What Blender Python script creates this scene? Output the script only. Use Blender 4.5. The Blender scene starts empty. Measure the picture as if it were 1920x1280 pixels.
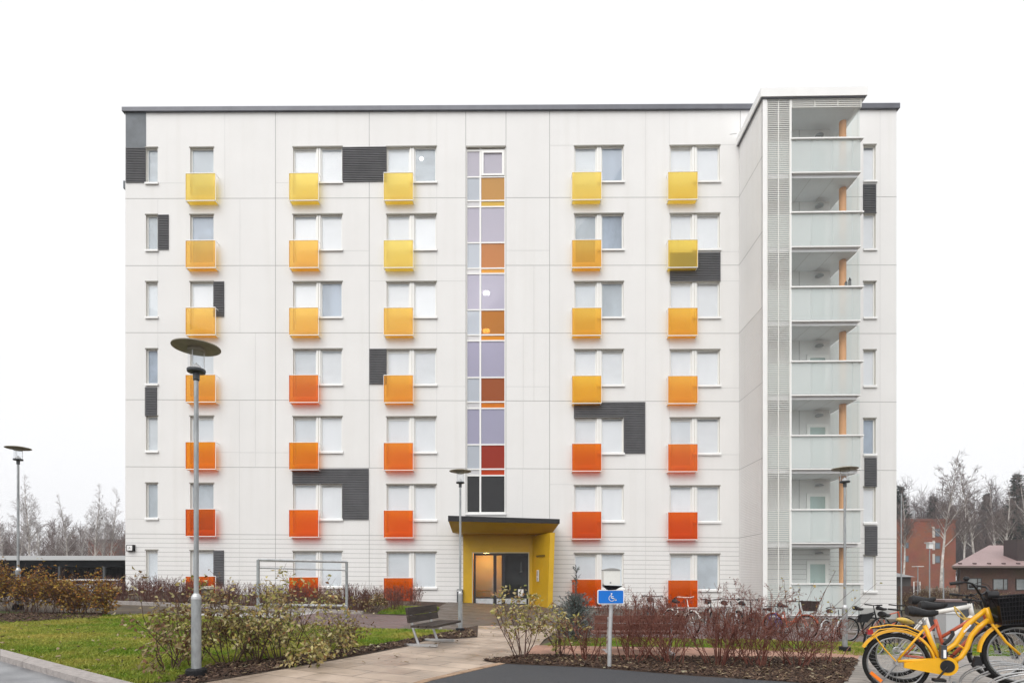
# scene light settings
CLOUD_MIX = 0.88
CLOUD_COL = (8.0, 8.05, 8.2, 1)
SKY_STR = 0.090
SUN_E = 1.3
EXPO = 0.65
HAZE = 0.0006
import bpy, math, random
import numpy as np
from mathutils import Vector, Matrix

R = math.radians
scene = bpy.context.scene
COL = scene.collection
rnd = random.Random(7)

# ------------------------------------------------------------------ camera geometry
F = 1080.0          # focal length in photo pixels (1920 wide)
CX, HY = 960.0, 1085.0
EYE = 1.15
D = 25.9            # distance to the facade
TH = math.atan(0.0165)
EX = Vector((math.cos(TH), -math.sin(TH), 0.0))
EYV = Vector((math.sin(TH), math.cos(TH), 0.0))
ORG = Vector((0.0, D, 0.0))
CAM = Vector((0.0, 0.0, EYE))
SLOPE = 0.037


def gz(x, y=0.0):
    return -SLOPE * max(-17.0, min(17.0, x))


def ray(px, py):
    return Vector(((px - CX) / F, 1.0, (HY - py) / F))


def G(px, py):
    """photo pixel -> point on the sloping ground"""
    r = ray(px, py)
    t = EYE / (-r.z - SLOPE * r.x)
    return Vector((r.x * t, t, -SLOPE * r.x * t))


def at(px, py, Y):
    r = ray(px, py)
    return Vector((r.x * Y, Y, EYE + r.z * Y))


def bp(px, py, d=0.0):
    """photo pixel -> (u, z) on the plane d metres behind the facade plane"""
    r = ray(px, py)
    t = (d + (ORG - CAM).dot(EYV)) / r.dot(EYV)
    p = CAM + r * t
    return (p - ORG).dot(EX), p.z


def bu(px, d=0.0):
    return bp(px, 600, d)[0]


# ------------------------------------------------------------------ mesh helpers
class MB:
    def __init__(s):
        s.v, s.f, s.m = [], [], []

    def add(s, vs, fs, mi=0):
        o = len(s.v)
        s.v += [tuple(p) for p in vs]
        for f in fs:
            s.f.append(tuple(i + o for i in f))
            s.m.append(mi)
        return s

    def quad(s, a, b, c, d, mi=0):
        return s.add([a, b, c, d], [(0, 1, 2, 3)], mi)

    def box(s, x0, x1, y0, y1, z0, z1, mi=0):
        v = [(x0, y0, z0), (x1, y0, z0), (x1, y1, z0), (x0, y1, z0), (x0, y0, z1), (x1, y0, z1), (x1, y1, z1), (x0, y1, z1)]
        return s.add(v, [(0, 3, 2, 1), (4, 5, 6, 7), (0, 1, 5, 4), (1, 2, 6, 5), (2, 3, 7, 6), (3, 0, 4, 7)], mi)

    def hexa(s, lo, hi, mi=0):
        """lo, hi: four points each, same winding"""
        n = len(lo)
        fs = [tuple(reversed(range(n))), tuple(range(n, 2 * n))]
        for i in range(n):
            j = (i + 1) % n
            fs.append((i, j, n + j, n + i))
        return s.add(list(lo) + list(hi), fs, mi)

    def tube(s, pts, rad, n=8, mi=0, cap=True, closed=False):
        pts = [Vector(p) for p in pts]
        k = len(pts)
        if not hasattr(rad, '__len__'):
            rad = [rad] * k
        vs, fs = [], []
        prev = None
        for i, p in enumerate(pts):
            if closed:
                t = pts[(i + 1) % k] - pts[i - 1]
            else:
                t = pts[min(i + 1, k - 1)] - pts[max(i - 1, 0)]
            if t.length < 1e-9:
                t = Vector((0, 0, 1))
            t.normalize()
            if prev is None:
                ref = Vector((0, 0, 1)) if abs(t.z) < 0.9 else Vector((1, 0, 0))
                a = t.cross(ref).normalized()
            else:
                a = (prev - t * prev.dot(t))
                a = a.normalized() if a.length > 1e-6 else t.orthogonal().normalized()
            prev = a
            b = t.cross(a)
            for j in range(n):
                w = 2 * math.pi * j / n
                vs.append(p + (a * math.cos(w) + b * math.sin(w)) * rad[i])
        for i in range(k if closed else k - 1):
            i2 = (i + 1) % k
            for j in range(n):
                j2 = (j + 1) % n
                fs.append((i * n + j, i * n + j2, i2 * n + j2, i2 * n + j))
        if cap and not closed:
            fs.append(tuple(reversed(range(n))))
            fs.append(tuple((k - 1) * n + j for j in range(n)))
        return s.add(vs, fs, mi)

    def lathe(s, prof, n=24, c=(0, 0, 0), mi=0, close=True):
        """prof: list of (r, z)"""
        vs, fs = [], []
        for r, z in prof:
            for j in range(n):
                w = 2 * math.pi * j / n
                vs.append((c[0] + r * math.cos(w), c[1] + r * math.sin(w), c[2] + z))
        k = len(prof)
        for i in range(k - 1):
            for j in range(n):
                j2 = (j + 1) % n
                fs.append((i * n + j, i * n + j2, (i + 1) * n + j2, (i + 1) * n + j))
        if close:
            fs.append(tuple(reversed(range(n))))
            fs.append(tuple((k - 1) * n + j for j in range(n)))
        return s.add(vs, fs, mi)

    def torus(s, c, axis, r, rr, n=40, m=8, mi=0):
        axis = Vector(axis).normalized()
        a = axis.orthogonal().normalized()
        b = axis.cross(a)
        c = Vector(c)
        pts = [c + (a * math.cos(2 * math.pi * i / n) + b * math.sin(2 * math.pi * i / n)) * r for i in range(n)]
        return s.tube(pts, rr, m, mi, closed=True)

    def prism(s, poly, h, mi=0):
        """poly: 3d points, raised by h along z"""
        lo = [Vector(p) for p in poly]
        hi = [p + Vector((0, 0, h)) for p in lo]
        return s.hexa(lo, hi, mi)

    def build(s, name, mats, parent=None, smooth=False):
        if not isinstance(mats, (list, tuple)):
            mats = [mats]
        me = bpy.data.meshes.new(name)
        me.from_pydata(s.v, [], s.f)
        for m in mats:
            me.materials.append(m)
        if len(mats) > 1:
            me.polygons.foreach_set('material_index', s.m)
        if smooth:
            me.polygons.foreach_set('use_smooth', [True] * len(me.polygons))
        me.update()
        o = bpy.data.objects.new(name, me)
        COL.objects.link(o)
        if parent is not None:
            o.parent = parent
        return o


def np_mesh(name, V, Fq, mat, parent=None, mi=None, mats=None, smooth=False):
    """V (n,3), Fq (m,k) equal-size polygons"""
    me = bpy.data.meshes.new(name)
    n, k = Fq.shape
    me.vertices.add(len(V))
    me.vertices.foreach_set('co', np.ascontiguousarray(V, dtype=np.float32).ravel())
    me.loops.add(n * k)
    me.loops.foreach_set('vertex_index', np.ascontiguousarray(Fq, dtype=np.int32).ravel())
    me.polygons.add(n)
    me.polygons.foreach_set('loop_start', np.arange(0, n * k, k, dtype=np.int32))
    me.polygons.foreach_set('loop_total', np.full(n, k, dtype=np.int32))
    for m in (mats or [mat]):
        me.materials.append(m)
    if mi is not None:
        me.polygons.foreach_set('material_index', np.asarray(mi, dtype=np.int32))
    if smooth:
        me.polygons.foreach_set('use_smooth', np.ones(n, dtype=bool))
    me.update(calc_edges=True)
    me.validate()
    o = bpy.data.objects.new(name, me)
    COL.objects.link(o)
    if parent is not None:
        o.parent = parent
    return o


def prisms(P0, P1, r0, r1, n=3):
    """bulk thin tapered prisms between point arrays -> V, F (quads)"""
    P0 = np.asarray(P0, float); P1 = np.asarray(P1, float)
    r0 = np.asarray(r0, float)[:, None]; r1 = np.asarray(r1, float)[:, None]
    t = P1 - P0
    t /= np.linalg.norm(t, axis=1, keepdims=True) + 1e-9
    ref = np.where(np.abs(t[:, 2:3]) < 0.9, np.array([[0, 0, 1.0]]), np.array([[1.0, 0, 0]]))
    a = np.cross(t, ref); a /= np.linalg.norm(a, axis=1, keepdims=True) + 1e-9
    b = np.cross(t, a)
    rings = []
    for P, r in ((P0, r0), (P1, r1)):
        for j in range(n):
            w = 2 * math.pi * j / n
            rings.append(P + (a * math.cos(w) + b * math.sin(w)) * r)
    V = np.stack(rings, 1).reshape(-1, 3)
    m = len(P0)
    base = (np.arange(m) * 2 * n)[:, None]
    F_ = []
    for j in range(n):
        j2 = (j + 1) % n
        F_.append(base + np.array([[j, j2, n + j2, n + j]]))
    return V, np.concatenate(F_, 0)


def leaves(P, dirs, L, W, rng, fold=0.25):
    """bulk folded leaf diamonds -> V, F"""
    P = np.asarray(P, float)
    d = np.asarray(dirs, float)
    d = d / (np.linalg.norm(d, axis=1, keepdims=True) + 1e-9)
    q = rng.normal(size=P.shape)
    a = np.cross(d, q); a /= np.linalg.norm(a, axis=1, keepdims=True) + 1e-9
    nrm = np.cross(a, d)
    L = np.asarray(L)[:, None]; W = np.asarray(W)[:, None]
    tip = P + d * L - nrm * L * 0.15
    mid = P + d * L * 0.45
    l = mid + a * W * 0.5 + nrm * W * fold
    r = mid - a * W * 0.5 + nrm * W * fold
    V = np.stack([P, l, tip, r], 1).reshape(-1, 3)
    Fq = np.arange(len(P) * 4).reshape(-1, 4)
    return V, Fq


def merge(parts):
    V, Fs, o = [], [], 0
    for v, f in parts:
        V.append(v); Fs.append(f + o); o += len(v)
    return np.concatenate(V), np.concatenate(Fs)


def empty(name, loc=(0, 0, 0), rz=0.0):
    o = bpy.data.objects.new(name, None)
    o.empty_display_size = 0.2
    COL.objects.link(o)
    o.location = loc
    o.rotation_euler = (0, 0, rz)
    return o


def tag(o, label=None, cat=None, group=None, kind=None):
    if label: o['label'] = label
    if cat: o['category'] = cat
    if group: o['group'] = group
    if kind: o['kind'] = kind
    return o


KIDS = {}


def copy_tree(o, parent=None):
    c = o.copy()
    COL.objects.link(c)
    if parent is not None:
        c.parent = parent
    for ch in list(o.children):
        copy_tree(ch, c)
    return c


def text_mesh(name, s, size, depth, mat, parent, loc, rot):
    cu = bpy.data.curves.new(name, 'FONT')
    cu.body = s; cu.size = size; cu.extrude = depth
    cu.align_x = 'CENTER'; cu.align_y = 'CENTER'
    t = bpy.data.objects.new(name + '_tmp', cu)
    COL.objects.link(t)
    dg = bpy.context.evaluated_depsgraph_get()
    me = bpy.data.meshes.new_from_object(t.evaluated_get(dg))
    bpy.data.objects.remove(t); bpy.data.curves.remove(cu)
    me.materials.clear(); me.materials.append(mat)
    o = bpy.data.objects.new(name, me)
    COL.objects.link(o)
    o.parent = parent; o.location = loc; o.rotation_euler = rot
    return o


# ------------------------------------------------------------------ materials
def lin(c):
    """sRGB 0-255 -> linear"""
    out = []
    for x in c:
        x /= 255.0
        out.append(x / 12.92 if x <= 0.04045 else ((x + 0.055) / 1.055) ** 2.4)
    return out


def newmat(name):
    m = bpy.data.materials.new(name)
    m.use_nodes = True
    nt = m.node_tree
    b = nt.nodes['Principled BSDF']
    return m, nt, b


def N(nt, typ, **kw):
    n = nt.nodes.new(typ)
    for k, v in kw.items():
        setattr(n, k, v)
    return n


def mat(name, col, rough=0.6, metal=0.0, var=0.0, scale=3.0, bump=0.0, bscale=20.0, spec=0.5, col2=None, stretch=None, detail=6):
    m, nt, b = newmat(name)
    c = tuple(col) + (1,)
    b.inputs['Roughness'].default_value = rough
    b.inputs['Metallic'].default_value = metal
    b.inputs['Specular IOR Level'].default_value = spec
    b.inputs['Base Color'].default_value = c
    if var or col2 or bump:
        tc = N(nt, 'ShaderNodeTexCoord')
        src = tc.outputs['Object']
        if stretch:
            mp = N(nt, 'ShaderNodeMapping'); mp.inputs['Scale'].default_value = stretch
            nt.links.new(src, mp.inputs['Vector']); src = mp.outputs['Vector']
    if var or col2:
        nz = N(nt, 'ShaderNodeTexNoise'); nz.inputs['Scale'].default_value = scale; nz.inputs['Detail'].default_value = detail
        nz.inputs['Roughness'].default_value = 0.65
        nt.links.new(src, nz.inputs['Vector'])
        rp = N(nt, 'ShaderNodeValToRGB')
        if col2:
            a, z = tuple(col) + (1,), tuple(col2) + (1,)
        else:
            a = tuple(x * (1 - var) for x in col) + (1,); z = tuple(min(1, x * (1 + var)) for x in col) + (1,)
        rp.color_ramp.elements[0].color = a; rp.color_ramp.elements[0].position = 0.36
        rp.color_ramp.elements[1].color = z; rp.color_ramp.elements[1].position = 0.64
        nt.links.new(nz.outputs['Fac'], rp.inputs['Fac'])
        nt.links.new(rp.outputs['Color'], b.inputs['Base Color'])
    if bump:
        n2 = N(nt, 'ShaderNodeTexNoise'); n2.inputs['Scale'].default_value = bscale; n2.inputs['Detail'].default_value = 8
        nt.links.new(src, n2.inputs['Vector'])
        bm = N(nt, 'ShaderNodeBump'); bm.inputs['Strength'].default_value = bump; bm.inputs['Distance'].default_value = 0.02
        nt.links.new(n2.outputs['Fac'], bm.inputs['Height'])
        nt.links.new(bm.outputs['Normal'], b.inputs['Normal'])
    return m


def island_mat(name, cols, rough=0.7, trans=0.0):
    """colour picked at random per mesh island (each leaf, chip, blade)"""
    m, nt, b = newmat(name)
    g = N(nt, 'ShaderNodeNewGeometry')
    rp = N(nt, 'ShaderNodeValToRGB')
    el = rp.color_ramp.elements
    rp.color_ramp.interpolation = 'LINEAR'
    while len(el) < len(cols):
        el.new(0.5)
    for i, c in enumerate(cols):
        el[i].position = i / max(1, len(cols) - 1)
        el[i].color = tuple(c) + (1,)
    nt.links.new(g.outputs['Random Per Island'], rp.inputs['Fac'])
    nt.links.new(rp.outputs['Color'], b.inputs['Base Color'])
    b.inputs['Roughness'].default_value = rough
    b.inputs['Specular IOR Level'].default_value = 0.3
    if trans:
        tr = N(nt, 'ShaderNodeBsdfTranslucent'); mx = N(nt, 'ShaderNodeMixShader')
        mx.inputs['Fac'].default_value = trans
        nt.links.new(rp.outputs['Color'], tr.inputs['Color'])
        nt.links.new(b.outputs['BSDF'], mx.inputs[1]); nt.links.new(tr.outputs['BSDF'], mx.inputs[2])
        nt.links.new(mx.outputs['Shader'], nt.nodes['Material Output'].inputs['Surface'])
    return m


def glass(name, tint=(1, 1, 1), gloss=0.12, diff=0.0, dcol=None, rough=0.02, ior=1.45):
    """thin glazing: tinted see-through, a fresnel reflection and an optional milky share"""
    m = bpy.data.materials.new(name)
    m.use_nodes = True
    nt = m.node_tree
    nt.nodes.remove(nt.nodes['Principled BSDF'])
    out = nt.nodes['Material Output']
    tr = N(nt, 'ShaderNodeBsdfTransparent'); tr.inputs['Color'].default_value = tuple(tint) + (1,)
    last = tr.outputs['BSDF']
    if diff:
        df = N(nt, 'ShaderNodeBsdfDiffuse'); df.inputs['Color'].default_value = tuple(dcol or tint) + (1,)
        tl = N(nt, 'ShaderNodeBsdfTranslucent'); tl.inputs['Color'].default_value = tuple(dcol or tint) + (1,)
        m2 = N(nt, 'ShaderNodeMixShader'); m2.inputs['Fac'].default_value = 0.4
        nt.links.new(df.outputs['BSDF'], m2.inputs[1]); nt.links.new(tl.outputs['BSDF'], m2.inputs[2])
        mx = N(nt, 'ShaderNodeMixShader'); mx.inputs['Fac'].default_value = diff
        nt.links.new(last, mx.inputs[1]); nt.links.new(m2.outputs['Shader'], mx.inputs[2])
        last = mx.outputs['Shader']
    gl = N(nt, 'ShaderNodeBsdfGlossy'); gl.inputs['Roughness'].default_value = rough
    lw = N(nt, 'ShaderNodeLayerWeight'); lw.inputs['Blend'].default_value = 0.5
    pw = N(nt, 'ShaderNodeMath', operation='POWER'); pw.inputs[1].default_value = 5.0
    nt.links.new(lw.outputs['Facing'], pw.inputs[0])
    ad = N(nt, 'ShaderNodeMath', operation='MULTIPLY_ADD'); ad.inputs[1].default_value = 0.5; ad.inputs[2].default_value = gloss * 0.5
    nt.links.new(pw.outputs[0], ad.inputs[0])
    mx = N(nt, 'ShaderNodeMixShader')
    nt.links.new(ad.outputs[0], mx.inputs['Fac'])
    nt.links.new(last, mx.inputs[1]); nt.links.new(gl.outputs['BSDF'], mx.inputs[2])
    nt.links.new(mx.outputs['Shader'], out.inputs['Surface'])
    return m


def emit(name, col, s):
    m, nt, b = newmat(name)
    b.inputs['Base Color'].default_value = tuple(col) + (1,)
    b.inputs['Emission Color'].default_value = tuple(col) + (1,)
    b.inputs['Emission Strength'].default_value = s
    return m


def brick_mat(name, c1, c2, mortar, scale=4.0, axis='x'):
    m, nt, b = newmat(name)
    tc = N(nt, 'ShaderNodeTexCoord')
    sp = N(nt, 'ShaderNodeSeparateXYZ'); cb = N(nt, 'ShaderNodeCombineXYZ')
    nt.links.new(tc.outputs['Object'], sp.inputs[0])
    ad = N(nt, 'ShaderNodeMath', operation='ADD')
    nt.links.new(sp.outputs['X'], ad.inputs[0]); nt.links.new(sp.outputs['Y'], ad.inputs[1])
    nt.links.new(ad.outputs[0], cb.inputs[0]); nt.links.new(sp.outputs['Z'], cb.inputs[1])
    bt = N(nt, 'ShaderNodeTexBrick')
    bt.inputs['Color1'].default_value = tuple(c1) + (1,); bt.inputs['Color2'].default_value = tuple(c2) + (1,)
    bt.inputs['Mortar'].default_value = tuple(mortar) + (1,); bt.inputs['Scale'].default_value = scale
    bt.inputs['Mortar Size'].default_value = 0.015
    nt.links.new(cb.outputs[0], bt.inputs['Vector'])
    nz = N(nt, 'ShaderNodeTexNoise'); nz.inputs['Scale'].default_value = 0.5
    nt.links.new(tc.outputs['Object'], nz.inputs['Vector'])
    mx = N(nt, 'ShaderNodeMix', data_type='RGBA', blend_type='MULTIPLY'); mx.inputs[0].default_value = 0.5
    nt.links.new(bt.outputs['Color'], mx.inputs[6]); nt.links.new(nz.outputs['Color'], mx.inputs[7])
    nt.links.new(mx.outputs[2], b.inputs['Base Color'])
    b.inputs['Roughness'].default_value = 0.9
    return m


M = {}
M['wall'] = mat('facade_concrete', (0.77, 0.765, 0.755), 0.75, var=0.022, scale=0.35, bump=0.12, bscale=60)
_nt = M['wall'].node_tree; _b = _nt.nodes['Principled BSDF']
_src = _b.inputs['Base Color'].links[0].from_socket
_tc = N(_nt, 'ShaderNodeTexCoord'); _mp = N(_nt, 'ShaderNodeMapping'); _mp.inputs['Scale'].default_value = (2.6, 2.6, .10)
_nz = N(_nt, 'ShaderNodeTexNoise'); _nz.inputs['Scale'].default_value = 1.0; _nz.inputs['Detail'].default_value = 7
_rp = N(_nt, 'ShaderNodeValToRGB'); _rp.color_ramp.elements[0].position = .30; _rp.color_ramp.elements[0].color = (.968, .965, .958, 1); _rp.color_ramp.elements[1].position = .5; _rp.color_ramp.elements[1].color = (1, 1, 1, 1)
_mx = N(_nt, 'ShaderNodeMix', data_type='RGBA', blend_type='MULTIPLY'); _mx.inputs[0].default_value = 1
_nt.links.new(_tc.outputs['Object'], _mp.inputs['Vector']); _nt.links.new(_mp.outputs['Vector'], _nz.inputs['Vector']); _nt.links.new(_nz.outputs['Fac'], _rp.inputs['Fac'])
_nt.links.new(_src, _mx.inputs[6]); _nt.links.new(_rp.outputs['Color'], _mx.inputs[7]); _nt.links.new(_mx.outputs[2], _b.inputs['Base Color'])
M['joint'] = mat('joint_seal', (0.36, 0.36, 0.355), 0.8)
M['jointlight'] = mat('joint_fine', (0.60, 0.60, 0.59), 0.8)
M['reveal'] = mat('reveal_cream', (0.74, 0.72, 0.66), 0.6)
M['white'] = mat('white_paint', (0.84, 0.84, 0.83), 0.45, var=0.02, scale=2)
M['frame'] = mat('window_frame_white', (0.84, 0.84, 0.82), 0.4)
M['greybrown'] = mat('head_shade_strip', (0.30, 0.29, 0.26), 0.5)  # grey-brown imitating shade at the window heads; also colours the numeral
M['charcoal'] = mat('charcoal_cladding', (0.135, 0.137, 0.145), 0.6, var=0.12, scale=1.5)
M['greyconc'] = mat('grey_concrete', (0.16, 0.175, 0.19), 0.8, var=0.15, scale=1.2, bump=0.2)
M['roofgrey'] = mat('roof_sheet_grey', (0.11, 0.115, 0.135), 0.45, metal=0.2, var=0.1, scale=2)
M['plinth'] = mat('plinth_concrete', (0.42, 0.42, 0.41), 0.85, var=0.12, scale=2, bump=0.3)
M['alu'] = mat('aluminium', (0.74, 0.75, 0.75), 0.4, metal=0.25)
M['galv'] = mat('galvanised_steel', (0.34, 0.36, 0.37), 0.45, metal=0.45, var=0.22, scale=14, stretch=(1, 1, 0.35))
M['galvlight'] = mat('bare_steel', (0.55, 0.56, 0.57), 0.35, metal=0.5, var=0.15, scale=8)
M['black'] = mat('black_plastic', (0.012, 0.012, 0.014), 0.55, var=0.2, scale=6, spec=0.25)
M['rubber'] = mat('tyre_rubber', (0.014, 0.014, 0.014), 0.85, var=0.3, scale=9, spec=0.2)
M['pane'] = glass('window_glass', (0.98, 0.985, 0.99), gloss=0.05)
M['balglass'] = glass('balcony_glazing', (0.97, 0.985, 0.98), gloss=0.04)
M['frost'] = glass('frosted_glass', (0.93, 0.965, 0.96), gloss=0.06, diff=0.56, dcol=(0.88, 0.915, 0.91), rough=0.15)
M['clear'] = glass('lamp_glass', (0.95, 0.96, 0.97), gloss=0.06)
M['blindwhite'] = mat('blind_white', (0.84, 0.86, 0.88), 0.8, var=0.015, scale=1)
M['blindpale'] = mat('blind_pale', (0.72, 0.76, 0.79), 0.8, var=0.04, scale=1)
M['blindgrey'] = mat('blind_grey', (0.52, 0.57, 0.61), 0.8, var=0.10, scale=1.2)
M['blindblue'] = mat('blind_blue_grey', (0.38, 0.44, 0.52), 0.8, var=0.18, scale=1.2)
M['yellow'] = mat('canopy_yellow', (0.56, 0.335, 0.004), 0.5, var=0.05, scale=2)
M['salmon'] = mat('column_paint', (0.72, 0.36, 0.17), 0.6, var=0.05, scale=3)
M['soffit'] = mat('soffit_white', (0.80, 0.81, 0.83), 0.7, var=0.02)
# ================================================================== APARTMENT BUILDING
bld = empty('apartment_building', ORG, -TH)
tag(bld, 'long white seven storey apartment block with yellow to red glass balconies', 'building')

XL, XR = 235.0, 1681.0
JL = [372.5, 498.0, 623.5, 749.0, 874.5, 1000.0, 1125.5]
JR = [369.0, 497.0, 625.2, 753.3, 881.5, 1009.7, 1138.0]


def jy(k, x):
    w = (x - XL) / (XR - XL)
    return JL[k] + (JR[k] - JL[k]) * w


def sy(x):
    w = (x - XL) / (XR - XL)
    return 125.5 + 2.7 * w


def roofy(x):
    w = (x - XL) / (XR - XL)
    return 207.5 + (202.0 - 207.5) * w


# openings: (px0, px1, storey, kind)
COLS = {'A': (273.5, 295.5), 'B': (356.5, 400.5), 'C': (549.5, 641.5), 'D': (725.0, 818.0), 'E': (1077.0, 1169.0), 'F': (1256.5, 1349.5), 'G': (1619.0, 1642.0)}
MUL = {'C': (593.0, 600.5), 'D': (768.0, 776.0), 'E': (1119.0, 1127.5), 'F': (1298.0, 1306.5)}
BALC = {'B': (348.0, 404.0), 'C': (542.0, 597.0), 'D': (719.5, 774.5), 'E': (1072.5, 1127.5), 'F': (1252.5, 1308.0)}
RV = 0.14                                     # depth of the window reveal
openings = []                                 # u0,u1,z0,z1 rectangles cut from the wall


def hz(k, px, frac):
    """height on the facade of storey joint k at px, shifted by frac storeys down"""
    return bp(px, jy(k, px) + frac * sy(px))[1]


wins = []
for c, (x0, x1) in COLS.items():
    for k in range(7):
        xm = (x0 + x1) / 2
        zh, zs, zd = hz(k, xm, -0.760), hz(k, xm, -0.22), hz(k, xm, -0.045)
        u0, u1 = bu(x0), bu(x1)
        if c in 'AG':
            openings.append((u0, u1, zs, zh)); wins.append((c, k, u0, u1, None, None, zs, zh, None))
        elif c == 'B':
            openings.append((u0, u1, zd, zh)); wins.append((c, k, u0, u1, None, None, zd, zh, None))
        else:
            m0, m1 = bu(MUL[c][0]), bu(MUL[c][1])
            um = (m0 + m1) / 2
            openings.append((u0, um, zd, zh)); openings.append((um, u1, zs, zh))
            wins.append((c, k, u0, u1, m0, m1, zs, zh, zd))
# stair glazing strip and entrance
SU0, SU1 = bu(874.5), bu(947.5)
SZ0, SZ1 = bp(911, 963)[1], bp(911, 276)[1]
openings.append((SU0, SU1, SZ0, SZ1))
DU0, DU1 = bu(886.5), bu(991)
DZ0, DZ1 = 0.02, bp(938, 1036)[1]
openings.append((DU0, DU1, -0.9, DZ1))

UL, UR = bu(XL), bu(XR)
ZB = -1.3


def ztop(u):
    w = (u - UL) / (UR - UL)
    a, b_ = bp(XL, roofy(XL))[1], bp(XR, roofy(XR))[1]
    return a + (b_ - a) * w


def zplank(u):
    w = (u - UL) / (UR - UL)
    a, b_ = bp(XL, jy(5, XL))[1], bp(XR, jy(5, XR))[1]
    return a + (b_ - a) * w


def zbase(u):
    w = (u - UL) / (UR - UL)
    a, b_ = bp(XL, 1127)[1], bp(XR, 1139.5)[1]
    return a + (b_ - a) * w


wall = MB()
cuts = sorted(set([UL, UR] + [round(o[0], 4) for o in openings] + [round(o[1], 4) for o in openings]))
for a, b in zip(cuts[:-1], cuts[1:]):
    if b - a < 1e-3:
        continue
    mid = (a + b) / 2
    ops = sorted([(o[2], o[3]) for o in openings if o[0] - 1e-3 <= mid <= o[1] + 1e-3])
    zz = ZB
    segs = []
    for z0, z1 in ops:
        if z0 > zz:
            segs.append((zz, z0))
        zz = max(zz, z1)
    segs.append((zz, None))
    for z0, z1 in segs:
        za, zb = (z1, z1) if z1 is not None else (ztop(a), ztop(b))
        wall.quad((a, 0, z0), (b, 0, z0), (b, 0, zb), (a, 0, za))
# reveals
for (u0, u1, z0, z1) in openings:
    dd = RV + 0.03
    wall.quad((u0, 0, z0), (u0, 0, z1), (u0, dd, z1), (u0, dd, z0), 1)
    wall.quad((u1, 0, z1), (u1, 0, z0), (u1, dd, z0), (u1, dd, z1), 1)
    wall.quad((u0, 0, z1), (u1, 0, z1), (u1, dd, z1), (u0, dd, z1), 1)
    wall.quad((u0, 0, z0), (u0, dd, z0), (u1, dd, z0), (u1, 0, z0), 1)
# sides, back, flat roof
BD = 13.5
za, zb = ztop(UL), ztop(UR)
wall.quad((UL, 0, ZB), (UL, 0, za), (UL, BD, za), (UL, BD, ZB))
wall.quad((UR, 0, zb), (UR, 0, ZB), (UR, BD, ZB), (UR, BD, zb))
wall.quad((UL, BD, ZB), (UL, BD, za), (UR, BD, zb), (UR, BD, ZB))
wall.quad((UL, 0, za), (UR, 0, zb), (UR, BD, zb), (UL, BD, za), 3)


# joints laid 3 mm proud, interrupted at the openings
def hjoint(zf, u0, u1, w=0.02, mi=2, y=-0.003):
    iv = [(u0, u1)]
    for (a, b, z0, z1) in openings + covers:
        zm = zf((a + b) / 2)
        if z0 - 0.02 < zm < z1 + 0.02:
            nv = []
            for (p, q) in iv:
                if b <= p or a >= q:
                    nv.append((p, q))
                else:
                    if a > p: nv.append((p, a))
                    if b < q: nv.append((b, q))
            iv = nv
    for p, q in iv:
        wall.quad((p, y, zf(p) - w / 2), (q, y, zf(q) - w / 2), (q, y, zf(q) + w / 2), (p, y, zf(p) + w / 2), mi)


def vjoint(u, z0, z1, w=0.02, mi=2, y=-0.004):
    iv = [(z0, z1)]
    for (a, b, p0, p1) in openings + covers:
        if a - 0.02 < u < b + 0.02:
            nv = []
            for (p, q) in iv:
                if p1 <= p or p0 >= q:
                    nv.append((p, q))
                else:
                    if p0 > p: nv.append((p, p0))
                    if p1 < q: nv.append((p1, q))
            iv = nv
    for p, q in iv:
        wall.quad((u - w / 2, y, p), (u + w / 2, y, p), (u + w / 2, y, q), (u - w / 2, y, q), mi)


# dark ribbed panels in photo pixels (x0,x1,ytop,ybottom)
DARK = [(236.5, 273.5, 277, 343), (296.5, 316.5, 402.5, 468.5), (400.5, 420.5, 527.5, 594), (642, 725, 275.5, 341.5), (272.5, 294.5, 725.5, 780),
        (692.5, 725, 653.5, 720.5), (548.5, 691.5, 878, 907), (641.5, 691.5, 907, 974), (400.5, 420, 1031, 1097), (1076, 1209.5, 753.5, 783.2),
        (1169.5, 1209.5, 783.2, 850), (1256, 1350.5, 473.5, 528), (1618, 1642, 345.5, 400.5), (1620.5, 1643.5, 857.5, 912.5), (1621, 1644.5, 985.5, 1041)]
covers = []
for (x0, x1, y0, y1) in DARK:
    xm = (x0 + x1) / 2
    covers.append((bu(x0), bu(x1), bp(xm, y1)[1], bp(xm, y0)[1]))
cov_grey = (bu(236.0), bu(274.0), bp(255, 277)[1], bp(255, 207.4)[1])
covers.append(cov_grey)
TW0, TW1 = bu(1389.5), bu(1549)               # where the balcony tower meets the facade


def lineJ(k):
    a, b_ = bp(XL, JL[k])[1], bp(XR, JR[k])[1]
    return lambda u: a + (b_ - a) * (u - UL) / (UR - UL)


for k in range(6):
    hjoint(lineJ(k), UL, UR, 0.022)
# short joints level with the sills or heads
for (px0, px1, k, fr) in [(296, 348, 0, -0.23), (517, 542, 0, -0.23), (1030.5, 1077, 0, -0.77), (1349, 1388, 0, -0.77), (642, 692, 1, -0.22), (948, 1030, 1, -0.22),
                          (1349, 1388, 1, -0.2), (692, 725, 2, -0.77), (818, 873, 2, -0.77), (1349, 1388, 2, -0.77), (774, 873, 3, -0.21), (948, 1030, 3, -0.21),
                          (1308, 1388, 3, -0.2), (404, 542, 4, -0.22), (1349, 1388, 4, -0.22), (237, 273, 5, -0.22), (296, 348, 5, -0.22), (948, 1030, 5, -0.16), (1030, 1077, 5, -0.77)]:
    hjoint(lambda u, k=k, fr=fr: lineJ(k)(u) - fr * sy(900) / 41.7, bu(px0), bu(px1), 0.018, 4)
for px in (516.5, 692.3, 873.3, 948.7, 1030.5, 1388.0):
    u = bu(px)
    vjoint(u, zbase(u), ztop(u), 0.022)
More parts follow.
